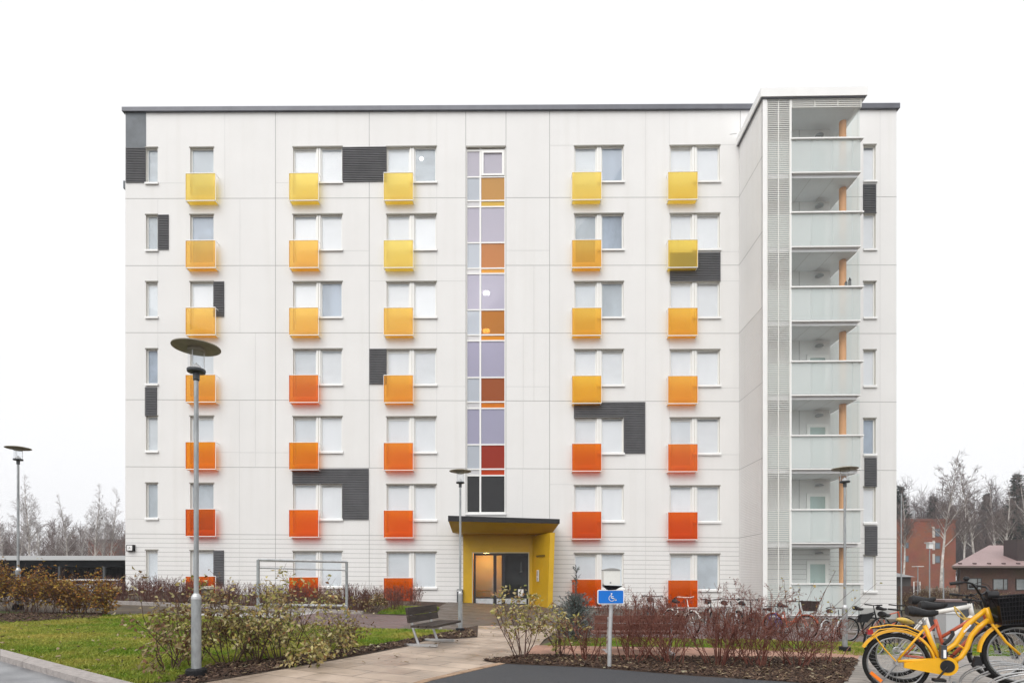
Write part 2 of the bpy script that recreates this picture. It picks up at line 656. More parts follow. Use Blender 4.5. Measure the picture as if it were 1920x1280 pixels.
for (px, k0, k1) in [(421.5, 0, 0), (819, 0, 2), (450, 1, 2), (1210.5, 0, 6), (1255, 0, 6), (479, 3, 4), (449, 4, 6), (1001, 2, 3), (981, 3, 4), (980, 5, 6), (819, 3, 5), (1650, 0, 6), (1607.5, 0, 6), (296, 1, 3)]:
    u = bu(px)
    top = ztop(u) if k0 == 0 else lineJ(k0 - 1)(u)
    bot = zbase(u) if k1 == 6 else lineJ(k1)(u)
    vjoint(u, bot, top, 0.014, 4)
# grooves of the horizontal boarding on the ground storey
nb = 15
for i in range(1, nb):
    t = i / nb
    hjoint(lambda u, t=t: zplank(u) + (zbase(u) - zplank(u)) * t, UL, UR, 0.016, 2)
# plinth, set back a little proud so its top edge reads
wall.hexa([(UL, -0.02, ZB), (bu(862), -0.02, ZB), (bu(862), -0.005, ZB), (UL, -0.005, ZB)],
          [(UL, -0.02, zbase(UL)), (bu(862), -0.02, zbase(bu(862))), (bu(862), -0.005, zbase(bu(862))), (UL, -0.005, zbase(UL))], 5)
wall.hexa([(bu(1030), -0.02, ZB), (UR, -0.02, ZB), (UR, -0.005, ZB), (bu(1030), -0.005, ZB)],
          [(bu(1030), -0.02, zbase(bu(1030))), (UR, -0.02, zbase(UR)), (UR, -0.005, zbase(UR)), (bu(1030), -0.005, zbase(bu(1030)))], 5)
wall.build('wall', [M['wall'], M['reveal'], M['joint'], M['roofgrey'], M['jointlight'], M['plinth']], bld)

# roof edge
rf = MB()
ra, rb = bu(231.5), bu(1684.5)
z0a, z0b = bp(231.5, 208, -0.12)[1], bp(1684.5, 202.3, -0.12)[1]
z1a, z1b = bp(231.5, 200.3, -0.12)[1], bp(1684.5, 193, -0.12)[1]
rf.hexa([(ra, -0.12, z0a), (rb, -0.12, z0b), (rb, BD + 0.12, z0b), (ra, BD + 0.12, z0a)], [(ra, -0.12, z1a), (rb, -0.12, z1b), (rb, BD + 0.12, z1b), (ra, BD + 0.12, z1a)])
rf.build('roof_edge', M['roofgrey'], bld)

# dark cladding panels with real ribs
for (u0, u1, z0, z1) in covers[:-1]:
    p = MB()
    p.box(u0, u1, -0.012, -0.004, z0, z1)
    n = max(3, int((z1 - z0) / 0.076))
    st = (z1 - z0) / n
    for i in range(n):
        zc = z0 + (i + 0.5) * st
        p.add([(u0, -0.012, zc - st * .42), (u1, -0.012, zc - st * .42), (u1, -0.055, zc - st * .30), (u0, -0.055, zc - st * .30),
               (u1, -0.055, zc + st * .02), (u0, -0.055, zc + st * .02), (u1, -0.012, zc + st * .2), (u0, -0.012, zc + st * .2)],
              [(0, 1, 2, 3), (3, 2, 4, 5), (5, 4, 6, 7)])
    tag(p.build('cladding_panel', M['charcoal'], bld), 'charcoal horizontally ribbed panel')
p = MB(); p.box(cov_grey[0], cov_grey[1], -0.012, -0.004, cov_grey[2], cov_grey[3])
tag(p.build('cladding_panel', M['greyconc'], bld), 'smooth grey concrete corner panel')

# ---- windows
GREY = {('A', 0): 'g', ('A', 1): 'g', ('A', 2): 'p', ('A', 3): 'b', ('A', 4): 'p', ('A', 5): 'g', ('A', 6): 'p', ('B', 0): 'g', ('B', 1): 'b', ('B', 2): 'w', ('B', 3): 'p',
        ('B', 4): 'p', ('B', 5): 'g', ('B', 6): 'p', ('C', 0): 'ww', ('C', 1): 'ww', ('C', 2): 'wb', ('C', 3): 'pw', ('C', 4): 'pw', ('C', 5): 'ww', ('C', 6): 'pp',
        ('D', 0): 'pg', ('D', 1): 'ww', ('D', 2): 'ww', ('D', 3): 'ww', ('D', 4): 'ww', ('D', 5): 'ww', ('D', 6): 'pp', ('E', 0): 'pb', ('E', 1): 'gb', ('E', 2): 'pg', ('E', 3): 'ww',
        ('E', 4): 'ww', ('E', 5): 'ww', ('E', 6): 'pp', ('F', 0): 'ww', ('F', 1): 'ww', ('F', 2): 'ww', ('F', 3): 'ww', ('F', 4): 'pw', ('F', 5): 'ww', ('F', 6): 'pg', ('G', 4): 'b', ('G', 0): 'w'}
BM = {}
for _k, (_c, _v) in {'w': ((.84, .86, .88), .03), 'p': ((.72, .76, .79), .05), 'g': ((.50, .55, .59), .12), 'b': ((.37, .43, .51), .2)}.items():
    BM[_k] = [mat('blind_' + _k, [min(.9, x * f) for x in _c], .8, var=_v, scale=.9, stretch=(1, 1, sc)) for f, sc in ((1.02, 1), (.97, .5), (.93, 2.5), (1.0, .2))]


def leaf_window(fr, u0, u1, z0, z1, y):
    w = 0.055
    fr.box(u0, u1, y, y + 0.05, z1 - w, z1); fr.box(u0, u1, y, y + 0.05, z0, z0 + w)
    fr.box(u0, u0 + w, y, y + 0.05, z0 + w, z1 - w); fr.box(u1 - w, u1, y, y + 0.05, z0 + w, z1 - w)
    return (u0 + w, u1 - w, z0 + w, z1 - w)


for (c, k, u0, u1, m0, m1, zs, zh, zd) in wins:
    fr = MB(); rects = []
    y = RV
    code = GREY.get((c, k), 'w')
    g = 0.004
    if zd is None:
        rects.append((leaf_window(fr, u0 + g, u1 - g, zs + g, zh - g, y - 0.04), code[0]))
    else:
        rects.append((leaf_window(fr, u0 + g, m0, zd + g, zh - g, y - 0.04), code[0]))
        rects.append((leaf_window(fr, m1, u1 - g, zs + g, zh - g, y - 0.04), code[-1]))
        fr.box(m0 + 0.002, m1 - 0.002, 0.03, y + 0.01, zd + g, zh - g)       # mullion post
    # dark strip imitating the shade at the head of the recess
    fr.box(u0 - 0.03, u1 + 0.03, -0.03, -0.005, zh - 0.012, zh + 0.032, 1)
    w = fr.build('window', [M['frame'], M['greybrown']], bld)
    for (r, t) in rects:
        pm = MB(); pm.box(r[0] + .002, r[1] - .002, y - 0.022, y - 0.016, r[2] + .002, r[3] - .002); pm.build('pane', M['pane'], w)
        bm_ = MB(); yb = y - 0.008
        bm_.box(r[0] + .001, r[1] - .001, yb, yb + 0.01, r[2] + .001, r[3] - .001); bm_.build('blind', BM[t][rnd.randrange(4)], w)
        if t in 'wp' and rnd.random() < .8:
            hd = MB(); hd.box(r[0] + .002, r[1] - .002, yb - .014, yb - .001, r[3] - .09, r[3] - .003); hd.build('blind_cassette', M['frame'] if rnd.random() < .5 else M['blindpale'], w)
    if c in 'AGCDEF':
        a = u0 if c in 'AG' else m0
        s = MB()
        zt = zs + 0.13
        e = 0.02
        s.hexa([(a - e if c in 'AG' else a, -0.075, zs - 0.045), (u1 + 0.05, -0.075, zs - 0.045), (u1 + 0.05, -0.006, zs - 0.02), (a - e if c in 'AG' else a, -0.006, zs - 0.02)],
               [(a - e if c in 'AG' else a, -0.075, zs + 0.035), (u1 + 0.05, -0.075, zs + 0.035), (u1 + 0.05, -0.006, zs + 0.075), (a - e if c in 'AG' else a, -0.006, zs + 0.075)])
        s.build('sill', M['white'], w)

# ---- french balconies, glass colours as in the photo (top storey first)
YEL, AMB, ORA, DOR, ROR, RED = (253, 216, 78), (254, 190, 60), (254, 170, 45), (252, 140, 8), (247, 104, 4), (230, 86, 2)
PAL = {'B': [YEL, AMB, AMB, ORA, DOR, RED, RED], 'C': [YEL, AMB, AMB, (250, 132, 40), DOR, ROR, RED], 'D': [YEL, (255, 218, 80), (254, 192, 55), ORA, (250, 132, 25), ROR, RED],
       'E': [YEL, AMB, (254, 188, 50), (254, 184, 36), (242, 112, 3), RED, RED], 'F': [(255, 216, 80), (255, 213, 70), (254, 182, 45), ORA, (247, 122, 35), (236, 84, 2), RED]}
CN = {0: 'yellow', 1: 'amber', 2: 'amber', 3: 'orange', 4: 'deep orange', 5: 'red orange', 6: 'dark red orange'}
gcache = {}


def colglass(c):
    if c not in gcache:
        l = lin(c); wm = min(1, max(0, (c[1] - 120) / 80))          # how yellow
        gcache[c] = glass('tinted_glass_%d' % len(gcache), [min(1, x ** (0.42 - .10 * wm)) for x in l], gloss=0.03, diff=0.22 + .07 * wm, dcol=[min(.98, x ** .55) for x in l])
    return gcache[c]


PB = -0.30
for c, (x0, x1) in BALC.items():
    for k in range(7):
        xm = (x0 + x1) / 2
        u0, u1 = bu(x0, PB), bu(x1, PB)
        zt = bp(xm, jy(k, xm) - 0.378 * sy(xm), PB)[1]
        zb = bp(xm, jy(k, xm) + 0.028 * sy(xm), PB)[1]
        fb = MB()
        fb.box(u0, u1, PB - 0.015, PB + 0.02, zt - 0.02, zt + 0.012)                     # top rail
        fb.box(u0, u1, PB - 0.015, PB + 0.02, zb - 0.03, zb)                                # bottom rail
        fb.box(u0, u0 + .025, PB + .021, -0.008, zb - 0.03, zb); fb.box(u1 - .025, u1, PB + .021, -0.008, zb - 0.03, zb)
        for (a, b) in ((u0, u0 + 0.03), (u1 - 0.03, u1)):
            fb.box(a, b, PB + 0.02, PB + 0.045, zb, zt - 0.02)
        for (a, b) in ((u0 - .012, u0 + .003), (u1 - .003, u1 + .012)):
            fb.box(a, b, PB - 0.012, PB + 0.019, zb, zt - 0.0201)
            fb.box(a, b, PB + 0.045, -0.008, zt - 0.05, zt - 0.02)
        o = fb.build('french_balcony', [M['white']], bld)
        tag(o, 'french balcony with %s glass front' % CN[k])
        gm = MB()
        gm.box(u0 + 0.004, u1 - 0.004, PB - 0.008, PB, zb + 0.012, zt - 0.022)
        gm.build('glass_panel', colglass(PAL[c][k]), o)
        gf = MB(); gf.box(u0 + .028, u1 - .028, PB + .022, -.01, zb - .022, zb - .012); gf.build('soffit_tint_plate', colglass(PAL[c][k]), o)  # added tinted plate, imitates the panel's coloured light on the slab soffit

# ---- stair glazing
sw = MB()
y = 0.06
ROWS = [280, 330, 374.5, 386, 453.5, 509 - 7.5, 511.5, 579.5, 626.5, 637.5, 706.5, 752.5, 764.5, 832.5, 878.5, 890.5, 960.5]
XV = (899.5, 901.5)
ua, ub, um0, um1 = SU0 + 0.004, SU1 - 0.004, bu(898.8), bu(902.0)
sw.box(ua, bu(876), y, y + 0.08, SZ0 + .004, SZ1 - .004); sw.box(bu(945.8), ub, y, y + 0.08, SZ0 + .004, SZ1 - .004)
sw.box(um0, um1, y, y + 0.08, SZ0 + .004, SZ1 - .004)
zrow = [bp(911, r)[1] for r in ROWS]
for i, z in enumerate(zrow):
    hw = 0.03 if i not in (0,) else 0.05
    for (a, b) in ((bu(876), um0), (um1, bu(945.8))):
        sw.box(a + .001, b - .001, y + .002, y + 0.078, z - hw, z + hw)
so = sw.build('stair_window', M['frame'], bld)
ss = MB(); ss.box(SU0 - 0.03, SU1 + 0.03, -0.06, 0.05, SZ0 - 0.05, SZ0 + 0.04); ss.build('sill', M['white'], so)
sf = MB(); sf.box(SU0 - 0.03, SU1 + 0.03, -0.03, -0.005, SZ1 - 0.015, SZ1 + 0.05); sf.build('head_shade_strip', M['greybrown'], so)  # same painted shade strip over the stair glazing


def opaque_glass(name, c, d=0.55):
    l = lin(c)
    return glass(name, [x ** 0.5 for x in l], gloss=0.045, diff=d, dcol=[min(.95, x * 1.12) for x in l])


LIL = [(216, 213, 224), (214, 211, 224), (207, 205, 220), (199, 197, 217), (197, 196, 217)]
OCH = [(222, 172, 88), (216, 150, 82), (208, 146, 70), (188, 108, 62), (186, 66, 44)]
STR = [(250, 205, 80), (252, 184, 60), (252, 172, 55), (246, 150, 40), (220, 80, 25)]
stair_pm = {}
for i in range(16):
    z1, z0 = zrow[i] - 0.03, zrow[i + 1] + 0.03
    if i == 0:
        cl, cr = LIL[0], LIL[0]
    elif i == 15:
        cl = cr = None
    else:
        q = (i - 1) // 3; w = (i - 1) % 3
        if w == 0: cl, cr = (216, 222, 230), OCH[q]
        elif w == 1: cl, cr = (236, 236, 242), STR[q]
        else: cl = cr = LIL[min(q + 1, 4)]
    for (a, b, cc) in ((bu(876), um0, cl), (um1, bu(945.8), cr)):
        if cc is None:
            mm = stair_pm.setdefault('dark', mat('dark_glass', (0.012, 0.012, 0.013), 0.04))
        else:
            mm = stair_pm.setdefault(cc, opaque_glass('stair_glass', cc, 0.74))
        pm = MB(); pm.box(a + .003, b - .003, y + 0.03, y + 0.036, z0, z1); pm.build('pane', mm, so)
# opening casement at the top right
oc = MB()
za_, zb_ = zrow[1] + 0.05, zrow[0] - 0.03
for q in ((um1 + .01, bu(945.8) - .01, zb_ - 0.10, zb_), (um1 + .01, bu(945.8) - .01, za_, za_ + 0.08), (um1 + .01, um1 + .11, za_ + .08, zb_ - .1), (bu(945.8) - .11, bu(945.8) - .01, za_ + .08, zb_ - .1)):
    oc.box(q[0], q[1], y - 0.03, y + 0.025, q[2], q[3])
oc.build('casement', M['frame'], so)
# stairwell behind the glazing with its lit ceiling lamps
sr = MB()
for (a, b, c_, d_) in [((SU0 - .3, 2.2, ZB), (SU1 + 1, 2.2, ZB), (SU1 + 1, 2.2, SZ1 + .4), (SU0 - .3, 2.2, SZ1 + .4)), ((SU0 - .3, .2, 3.2), (SU0 - .3, 2.2, 3.2), (SU0 - .3, 2.2, SZ1 + .4), (SU0 - .3, .2, SZ1 + .4)),
                     ((SU1 + 1, 2.2, 3.2), (SU1 + 1, .2, 3.2), (SU1 + 1, .2, SZ1 + .4), (SU1 + 1, 2.2, SZ1 + .4))]:
    sr.quad(a, b, c_, d_)
stm = mat('stairwell_wall', (0.78, 0.78, 0.80), 0.8)
sr.build('stairwell', stm, bld)
ml = emit('lamp_glow', (1, 0.95, 0.85), 14)
for py in (551, 622):
    u, z = bp(912, py, 1.2)
    lm = MB(); lm.lathe([(0.0, -.02), (0.16, 0), (0.17, 0.05), (0.17, 0.09)], 20, (u, 1.2, z)); lm.build('ceiling_lamp', ml, bld)
# a lit lamp seen through the top window of the fourth column
u, z = bp(790.5, 299, 0.17)
lm = MB(); lm.lathe([(0.0, 0.1), (0.07, 0.075), (0.1, 0.0), (0.07, -0.075), (0.0, -0.1)], 20, (u, 0.18, z), close=False); lm.build('room_lamp', emit('room_lamp_glow', (1, 1, 1), 3.0), bld)

# ---- entrance: door set, yellow surround, canopy
# back wall panel (yellow) left, right and above the door, 3 cm proud of the boarding
ew = MB()
eL, eR = bu(868.5), bu(1003)
zt = bp(938, 1000)[1]
ew.box(eL, DU0, -0.04, -0.006, -0.25, zt); ew.box(DU1, eR, -0.04, -0.006, -0.25, zt); ew.box(DU0, DU1, -0.04, -0.006, DZ1, zt)
ew.build('entrance_surround', M['yellow'], bld)
# splayed side wall
PF = -1.9
sfw = MB()
fa0, fa1 = bu(1026.5, PF), bu(1035.5, PF)     # foot of the front edge
ft0, ft1 = bu(1031.5, PF), bu(1040.5, PF)     # head of the front edge
zc0 = bp(1035, 998, PF)[1]
bk0, bk1 = bu(998.0), bu(1006.0)
sfw.hexa([(fa0, PF, -0.3), (fa1, PF, -0.3), (bk1 + .25, -0.042, -0.3), (bk0, -0.042, -0.3)], [(ft0, PF, zc0), (ft1, PF, zc0), (bk1 + .25, -0.042, zc0), (bk0, -0.042, zc0)])
sfw.build('side_wall', M['yellow'], bld)
cp = MB()
c0, c1 = bu(840, PF), bu(1049.5, PF)
k0, k1 = bu(846, PF), bu(1042, PF)
zA, zB_ = bp(840, 966, PF)[1], bp(1049, 972.5, PF)[1]
zA2, zB2 = bp(840, 976.5, PF)[1], bp(1049, 981, PF)[1]
zs0, zs1 = bp(846, 998, PF + .75)[1], bp(1035, 999, PF + .75)[1]
cp.hexa([(c0, PF, zA2), (c1, PF, zB2), (c1 - .15, -0.045, zB2), (c0 + .0, -0.045, zA2)], [(c0, PF, zA), (c1, PF, zB_), (c1 - .15, -0.045, zB_), (c0, -0.045, zA)], 1)
cp.hexa([(c0 + .10, PF + .75, zs0), (c1 - .28, PF + .75, zs1), (c1 - .25, -0.045, zs1), (c0 + .3, -0.045, zs0)], [(c0 + .02, PF + .02, zA2 - .003), (c1 - .02, PF + .02, zB2 - .003), (c1 - .17, -0.045, zB2 - .003), (c0 + .02, -0.045, zA2 - .003)], 0)
cp.build('canopy', [M['yellow'], mat('canopy_cap_dark', (.022, .022, .024), .55, spec=.25)], bld)
# door set
dm = mat('door_frame_dark', (0.018, 0.018, 0.022), 0.4)
dy = 0.05
de = MB()
dx = [889, 924.5, 927.0, 944.0, 947.0, 988.5]
dzk = bp(938, 1121.5)[1]
zt_, zb_ = DZ1 - .01, 0.0
fw = 0.06
U = [bu(x) for x in (888, 925, 930, 940.5, 947, 989.5)]
de.box(U[0], U[0] + .09, dy, dy + .07, zb_, zt_); de.box(U[1], U[2] + .02, dy, dy + .07, zb_, zt_); de.box(U[3], U[4], dy, dy + .07, zb_, zt_); de.box(U[5] - .05, U[5], dy, dy + .07, zb_, zt_)
for (a, b) in ((U[0] + .09, U[1]), (U[2] + .02, U[3]), (U[4], U[5] - .05)):
    de.box(a, b, dy + .002, dy + .068, zt_ - .1, zt_); de.box(a, b, dy + .002, dy + .068, dzk - .02, dzk + .06); de.box(a, b, dy + .002, dy + .068, zb_, zb_ + .04)
door = de.build('entrance_door', dm, bld)
for (a, b) in ((U[0] + .09, U[1]), (U[2] + .02, U[3]), (U[4], U[5] - .05)):
    q = MB(); q.box(a, b, dy + .03, dy + .036, dzk + .06, zt_ - .1); q.build('glass_pane', glass('door_glass', (0.86, 0.87, 0.87), gloss=0.03), door)
    q = MB(); q.box(a + .01, b - .01, dy - .012, dy - .001, zb_ + .04, dzk - .0); q.build('kick_plate', M['galvlight'], door)
q = MB(); hx = bu(924); q.tube([(hx, dy - .06, .75), (hx, dy - .06, 1.25)], .014, 8); q.box(hx - .01, hx + .01, dy - .06, dy, .79, .81); q.box(hx - .01, hx + .01, dy - .06, dy, 1.19, 1.21); q.build('handle', M['galvlight'], door)
tr = MB(); e0 = 0.03
for (a, b, c_, d_) in ((DU0, DU1, DZ1 - .012, DZ1 + .03), (DU0 - .03, DU0 + .01, -.1, DZ1 + .03), (DU1 - .01, DU1 + .03, -.1, DZ1 + .03)):
    tr.box(a, b, -0.052, -0.042, c_, d_)
tr.build('door_trim', mat('trim_pale', (0.5, 0.46, 0.3), .5), door)
# lobby
lb = MB(); lw = mat('lobby_yellow', (0.66, 0.31, 0.004), .6); lg = mat('lobby_grey', (0.10, 0.10, 0.105), .5); lfl = mat('lobby_floor', (0.25, 0.2, 0.16), .4); lwd = mat('lobby_door', (0.22, 0.10, 0.02), .5)
l0, l1, ld = DU0 - .05, DU1 + .05, 3.4
lm_ = bu(945, 0)
lb.quad((l0, ld, -.1), (lm_, ld, -.1), (lm_, ld, 2.5), (l0, ld, 2.5), 0); lb.quad((lm_, 1.6, -.1), (l1, 1.6, -.1), (l1, 1.6, 2.5), (lm_, 1.6, 2.5), 1)
lb.quad((l0, .2, -.1), (l0, ld, -.1), (l0, ld, 2.5), (l0, .2, 2.5), 0); lb.quad((lm_, .9, -.1), (lm_, ld, -.1), (lm_, ld, 2.5), (lm_, .9, 2.5), 0)
lb.quad((l0, .2, -.01), (l1, .2, -.01), (l1, ld, -.01), (l0, ld, -.01), 2); lb.quad((l0, .2, 2.45), (l1, .2, 2.45), (l1, ld, 2.45), (l0, ld, 2.45), 0)
lb.quad((l1, .2, -.1), (l1, ld, -.1), (l1, ld, 2.5), (l1, .2, 2.5), 1)
ua_, ub_ = bu(893.5, ld), bu(907, ld)
lb.box(ua_ + .06, ub_ - .06, ld - .05, ld - .002, 0, 2.0, 3); lb.box(ua_, ua_ + .058, ld - .07, ld - .002, 0, 2.06, 4); lb.box(ub_ - .058, ub_, ld - .07, ld - .002, 0, 2.06, 4); lb.box(ua_, ub_, ld - .07, ld - .002, 2.062, 2.12, 4)
lb.box(bu(911, 2.4), bu(913, 2.4), 2.35, 2.45, 0, 2.45, 4); lb.box(l0 + .1, l0 + .75, 1.5, 1.9, .55, .62, 4)
lb.build('lobby', [lw, lg, lfl, lwd, mat('lobby_trim', (.75, .62, .35), .5)], bld)
u, z = bp(912, 1042, 1.4)
lm = MB(); lm.lathe([(0.0, -.02), (0.13, 0), (0.14, 0.05)], 20, (u, 1.4, 2.36)); lm.build('ceiling_lamp', emit('lobby_glow', (1, 0.66, 0.18), 40), bld)
u, z = bp(977, 1070, 1.5)
lm = MB(); lm.lathe([(0.0, 0), (0.09, .03), (.02, .08), (.012, .5)], 16, (u, 1.2, 1.45)); lm.build('pendant_lamp', mat('pendant', (.5, .5, .5), .4), bld)
# notice in the door pane, intercom, small plaque line on the side wall
q = MB(); u0_, z0_ = bp(971.5, 1117); u1_, z1_ = bp(981.5, 1104)
q.box(u0_, u1_, dy + .015, dy + .029, z0_, z1_)
zz0 = z0_
for i in range(4):
    q.box(u0_ + .03 + .05 * (i % 2), u0_ + .09 + .05 * (i % 2), dy + .008, dy + .0148, z0_ + .04 + .06 * i, z0_ + .075 + .06 * i, 1)
tag(q.build('notice', [M['white'], M['black']], bld), 'white printed notice in the door glass')
def splay(t, z, off=0.012):
    """a point on the inner face of the splayed side wall, t from back to front"""
    w = (z + .3) / (zc0 + .3)
    xf = fa0 + (ft0 - fa0) * w
    return Vector((bk0 + (xf - bk0) * t - off, -0.042 + (PF + .042) * t, z))
q = MB()
for (t0, t1, za_, zb_, mi, off) in ((.30, .42, 1.05, 1.55, 0, .02), (.32, .40, 1.28, 1.5, 1, .026), (.33, .39, 1.1, 1.22, 1, .026)):
    a, b, c_, d_ = splay(t0, za_, off), splay(t1, za_, off), splay(t1, zb_, off), splay(t0, zb_, off)
    a2, b2, c2, d2 = splay(t0, za_, .001), splay(t1, za_, .001), splay(t1, zb_, .001), splay(t0, zb_, .001)
    q.hexa([a, b, c_, d_], [a2, b2, c2, d2], mi)
q.build('intercom', [M['alu'], M['plinth']], bld)
q = MB(); q.hexa([splay(.28, 2.12, .03), splay(.75, 2.12, .03), splay(.75, 2.19, .03), splay(.28, 2.19, .03)], [splay(.28, 2.12, .001), splay(.75, 2.12, .001), splay(.75, 2.19, .001), splay(.28, 2.19, .001)])
q.build('lettering_strip', mat('bronze_letters', (.16, .1, .01), .5), bld)
# post box left of the canopy
q = MB(); u0_, z1_ = bp(857.5, 1104); u1_ = bu(868)
q.box(u0_, u1_, -.2, -.022, .12, z1_); q.box(u0_ + .02, u1_ - .02, -.21, -.2, z1_ - .1, z1_ - .04, 1)
q.build('ash_bin', [mat('bin_grey', (.05, .055, .06), .5), M['alu']], bld)

# ---- number lamp on the left corner, wall brackets, corner floodlight
u0_, z0_ = bp(238.5, 1032, -.1); u1_, z1_ = bp(249.0, 1021.5, -.1)
nl = MB(); nl.box(u0_ - .02, u1_ + .05, -.13, -.004, z0_ - .02, z1_ + .02)
no = nl.build('number_lamp', M['black'], bld)
q = MB(); q.box(u0_ + .015, u1_ - .005, -.14, -.131, z0_ + .015, z1_ - .01); q.build('face_plate', M['white'], no)
text_mesh('numeral', 'A', .16, .002, M['greybrown'], no, ((u0_ + u1_) / 2, -.143, (z0_ + z1_) / 2), (R(90), 0, 0))
for py in (413, 525, 635.5, 747, 858.5, 969.5):
    u, z = bp(234, py)
    q = MB(); q.tube([(UL + .0, .3, z), (UL - .07, .3, z + .02), (UL - .12, .3, z - .01)], [.02, .025, .012], 6); q.build('wall_bracket', M['black'], bld)
u, z = bp(231, 343)
q = MB(); q.box(UL - .17, UL - .001, .1, .35, z - .17, z + .17); q.box(UL - .06, UL - .04, .2, .24, z - .45, z - .17); q.build('flood_light', M['greyconc'], bld)

# ---- balcony tower
DF = -bp(1437, 600, 0)[0] * 0  # placeholder replaced below
r_ = (1437 - (CX - math.tan(TH) * F)) / (1389.5 - (CX - math.tan(TH) * F))
DF = -(D * (1 - 1 / r_)) * math.cos(TH)
t0, t1 = bu(1429.5, DF), bu(1436.8, DF)
s0, s1 = bu(1437.2, DF), bu(1481.0, DF)
gx0, gx1 = bu(1483.5, DF), bu(1613.0, DF)
ztw1, ztw0 = bp(1437, 181.5, DF)[1], bp(1437, 1134, DF)[1]
# side wall
tws = MB()
tws.quad((t0, -0.008, ZB), (t0, DF, ZB), (t0, DF, ztw1), (t0, -0.008, ztw1))
tws.quad((t0 + .14, DF, ztw0), (t0 + .14, -0.008, ztw0), (t0 + .14, -0.008, ztw1), (t0 + .14, DF, ztw1))
for k in range(7):
    z = lineJ(k)(t0)
    tws.quad((t0 - .004, -.008, z - .012), (t0 - .004, DF, z - .012), (t0 - .004, DF, z + .012), (t0 - .004, -.008, z + .012), 1)
n = 170
for i in range(n):                                    # fine horizontal ribs of the cladding
    z = ztw0 + (lineJ(2)(t0) - ztw0) * i / n
    tws.add([(t0 - .002, -.05, z), (t0 - .002, DF + .03, z), (t0 - .009, DF + .03, z + .018), (t0 - .009, -.05, z + .018), (t0 - .002, DF + .03, z + .035), (t0 - .002, -.05, z + .035)], [(0, 1, 2, 3), (3, 2, 4, 5)], 0)
tws.build('tower_side_wall', [M['wall'], M['joint']], bld)
q = MB(); q.box(t0, t1, DF - .06, DF + .08, ztw0 - .1, ztw1); q.build('tower_post', M['white'], bld)
# louvre screen: one object, slats are its pattern
ls = MB()
lmat = mat('louvre_slat', (0.74, 0.74, 0.70), .5)
nsl = int((ztw1 - .12 - ztw0) / 0.077)
for i in range(nsl):
    z = ztw0 + i * 0.077
    ls.add([(s0, DF - .02, z), (s1, DF - .02, z), (s1, DF - .02, z + .027), (s0, DF - .02, z + .027), (s1, DF - .004, z + .027), (s0, DF - .004, z + .027), (s1, DF - .004, z + .0), (s0, DF - .004, z + .0)],
           [(0, 1, 2, 3), (3, 2, 4, 5), (5, 4, 6, 7), (7, 6, 1, 0)])
for a in ((s0 + s1) / 2 - .018, s1 - .03, s0):
    ls.box(a, a + .036, DF - .03, DF - .021, ztw0, ztw1 - .1)
sc_ = ls.build('louvre_screen', lmat, bld)
# floors
BY = [(260.5, 323), (398.5, 462), (538.0, 601), (677, 740), (815.5, 878.5), (954, 1017), (1092.5, 1152)]     # rail top, glass bottom in photo pixels
BKY = -.90
bw0, bw1 = t0 + .146, bu(1556.5, BKY)
bw = MB()
bw.box(bw0, bw1, BKY, -.009, bp(1540, 1140, BKY)[1], ztw1 - .02)
for j in range(1, 12):
    zz_ = bp(1540, 1012, BKY)[1] - j * .21
    bw.quad((bw0, BKY - .003, zz_), (bw1, BKY - .003, zz_), (bw1, BKY - .003, zz_ + .016), (bw0, BKY - .003, zz_ + .016), 1)
for xj in (bu(1498, BKY),):
    bw.quad((xj, BKY - .003, 2.6), (xj + .02, BKY - .003, 2.6), (xj + .02, BKY - .003, ztw1 - .1), (xj, BKY - .003, ztw1 - .1), 1)
bw.build('balcony_back_wall', [M['wall'], M['joint']], bld)
cz = bp(1580, 500, -1.0)
cu = bu(1580, DF + .75)
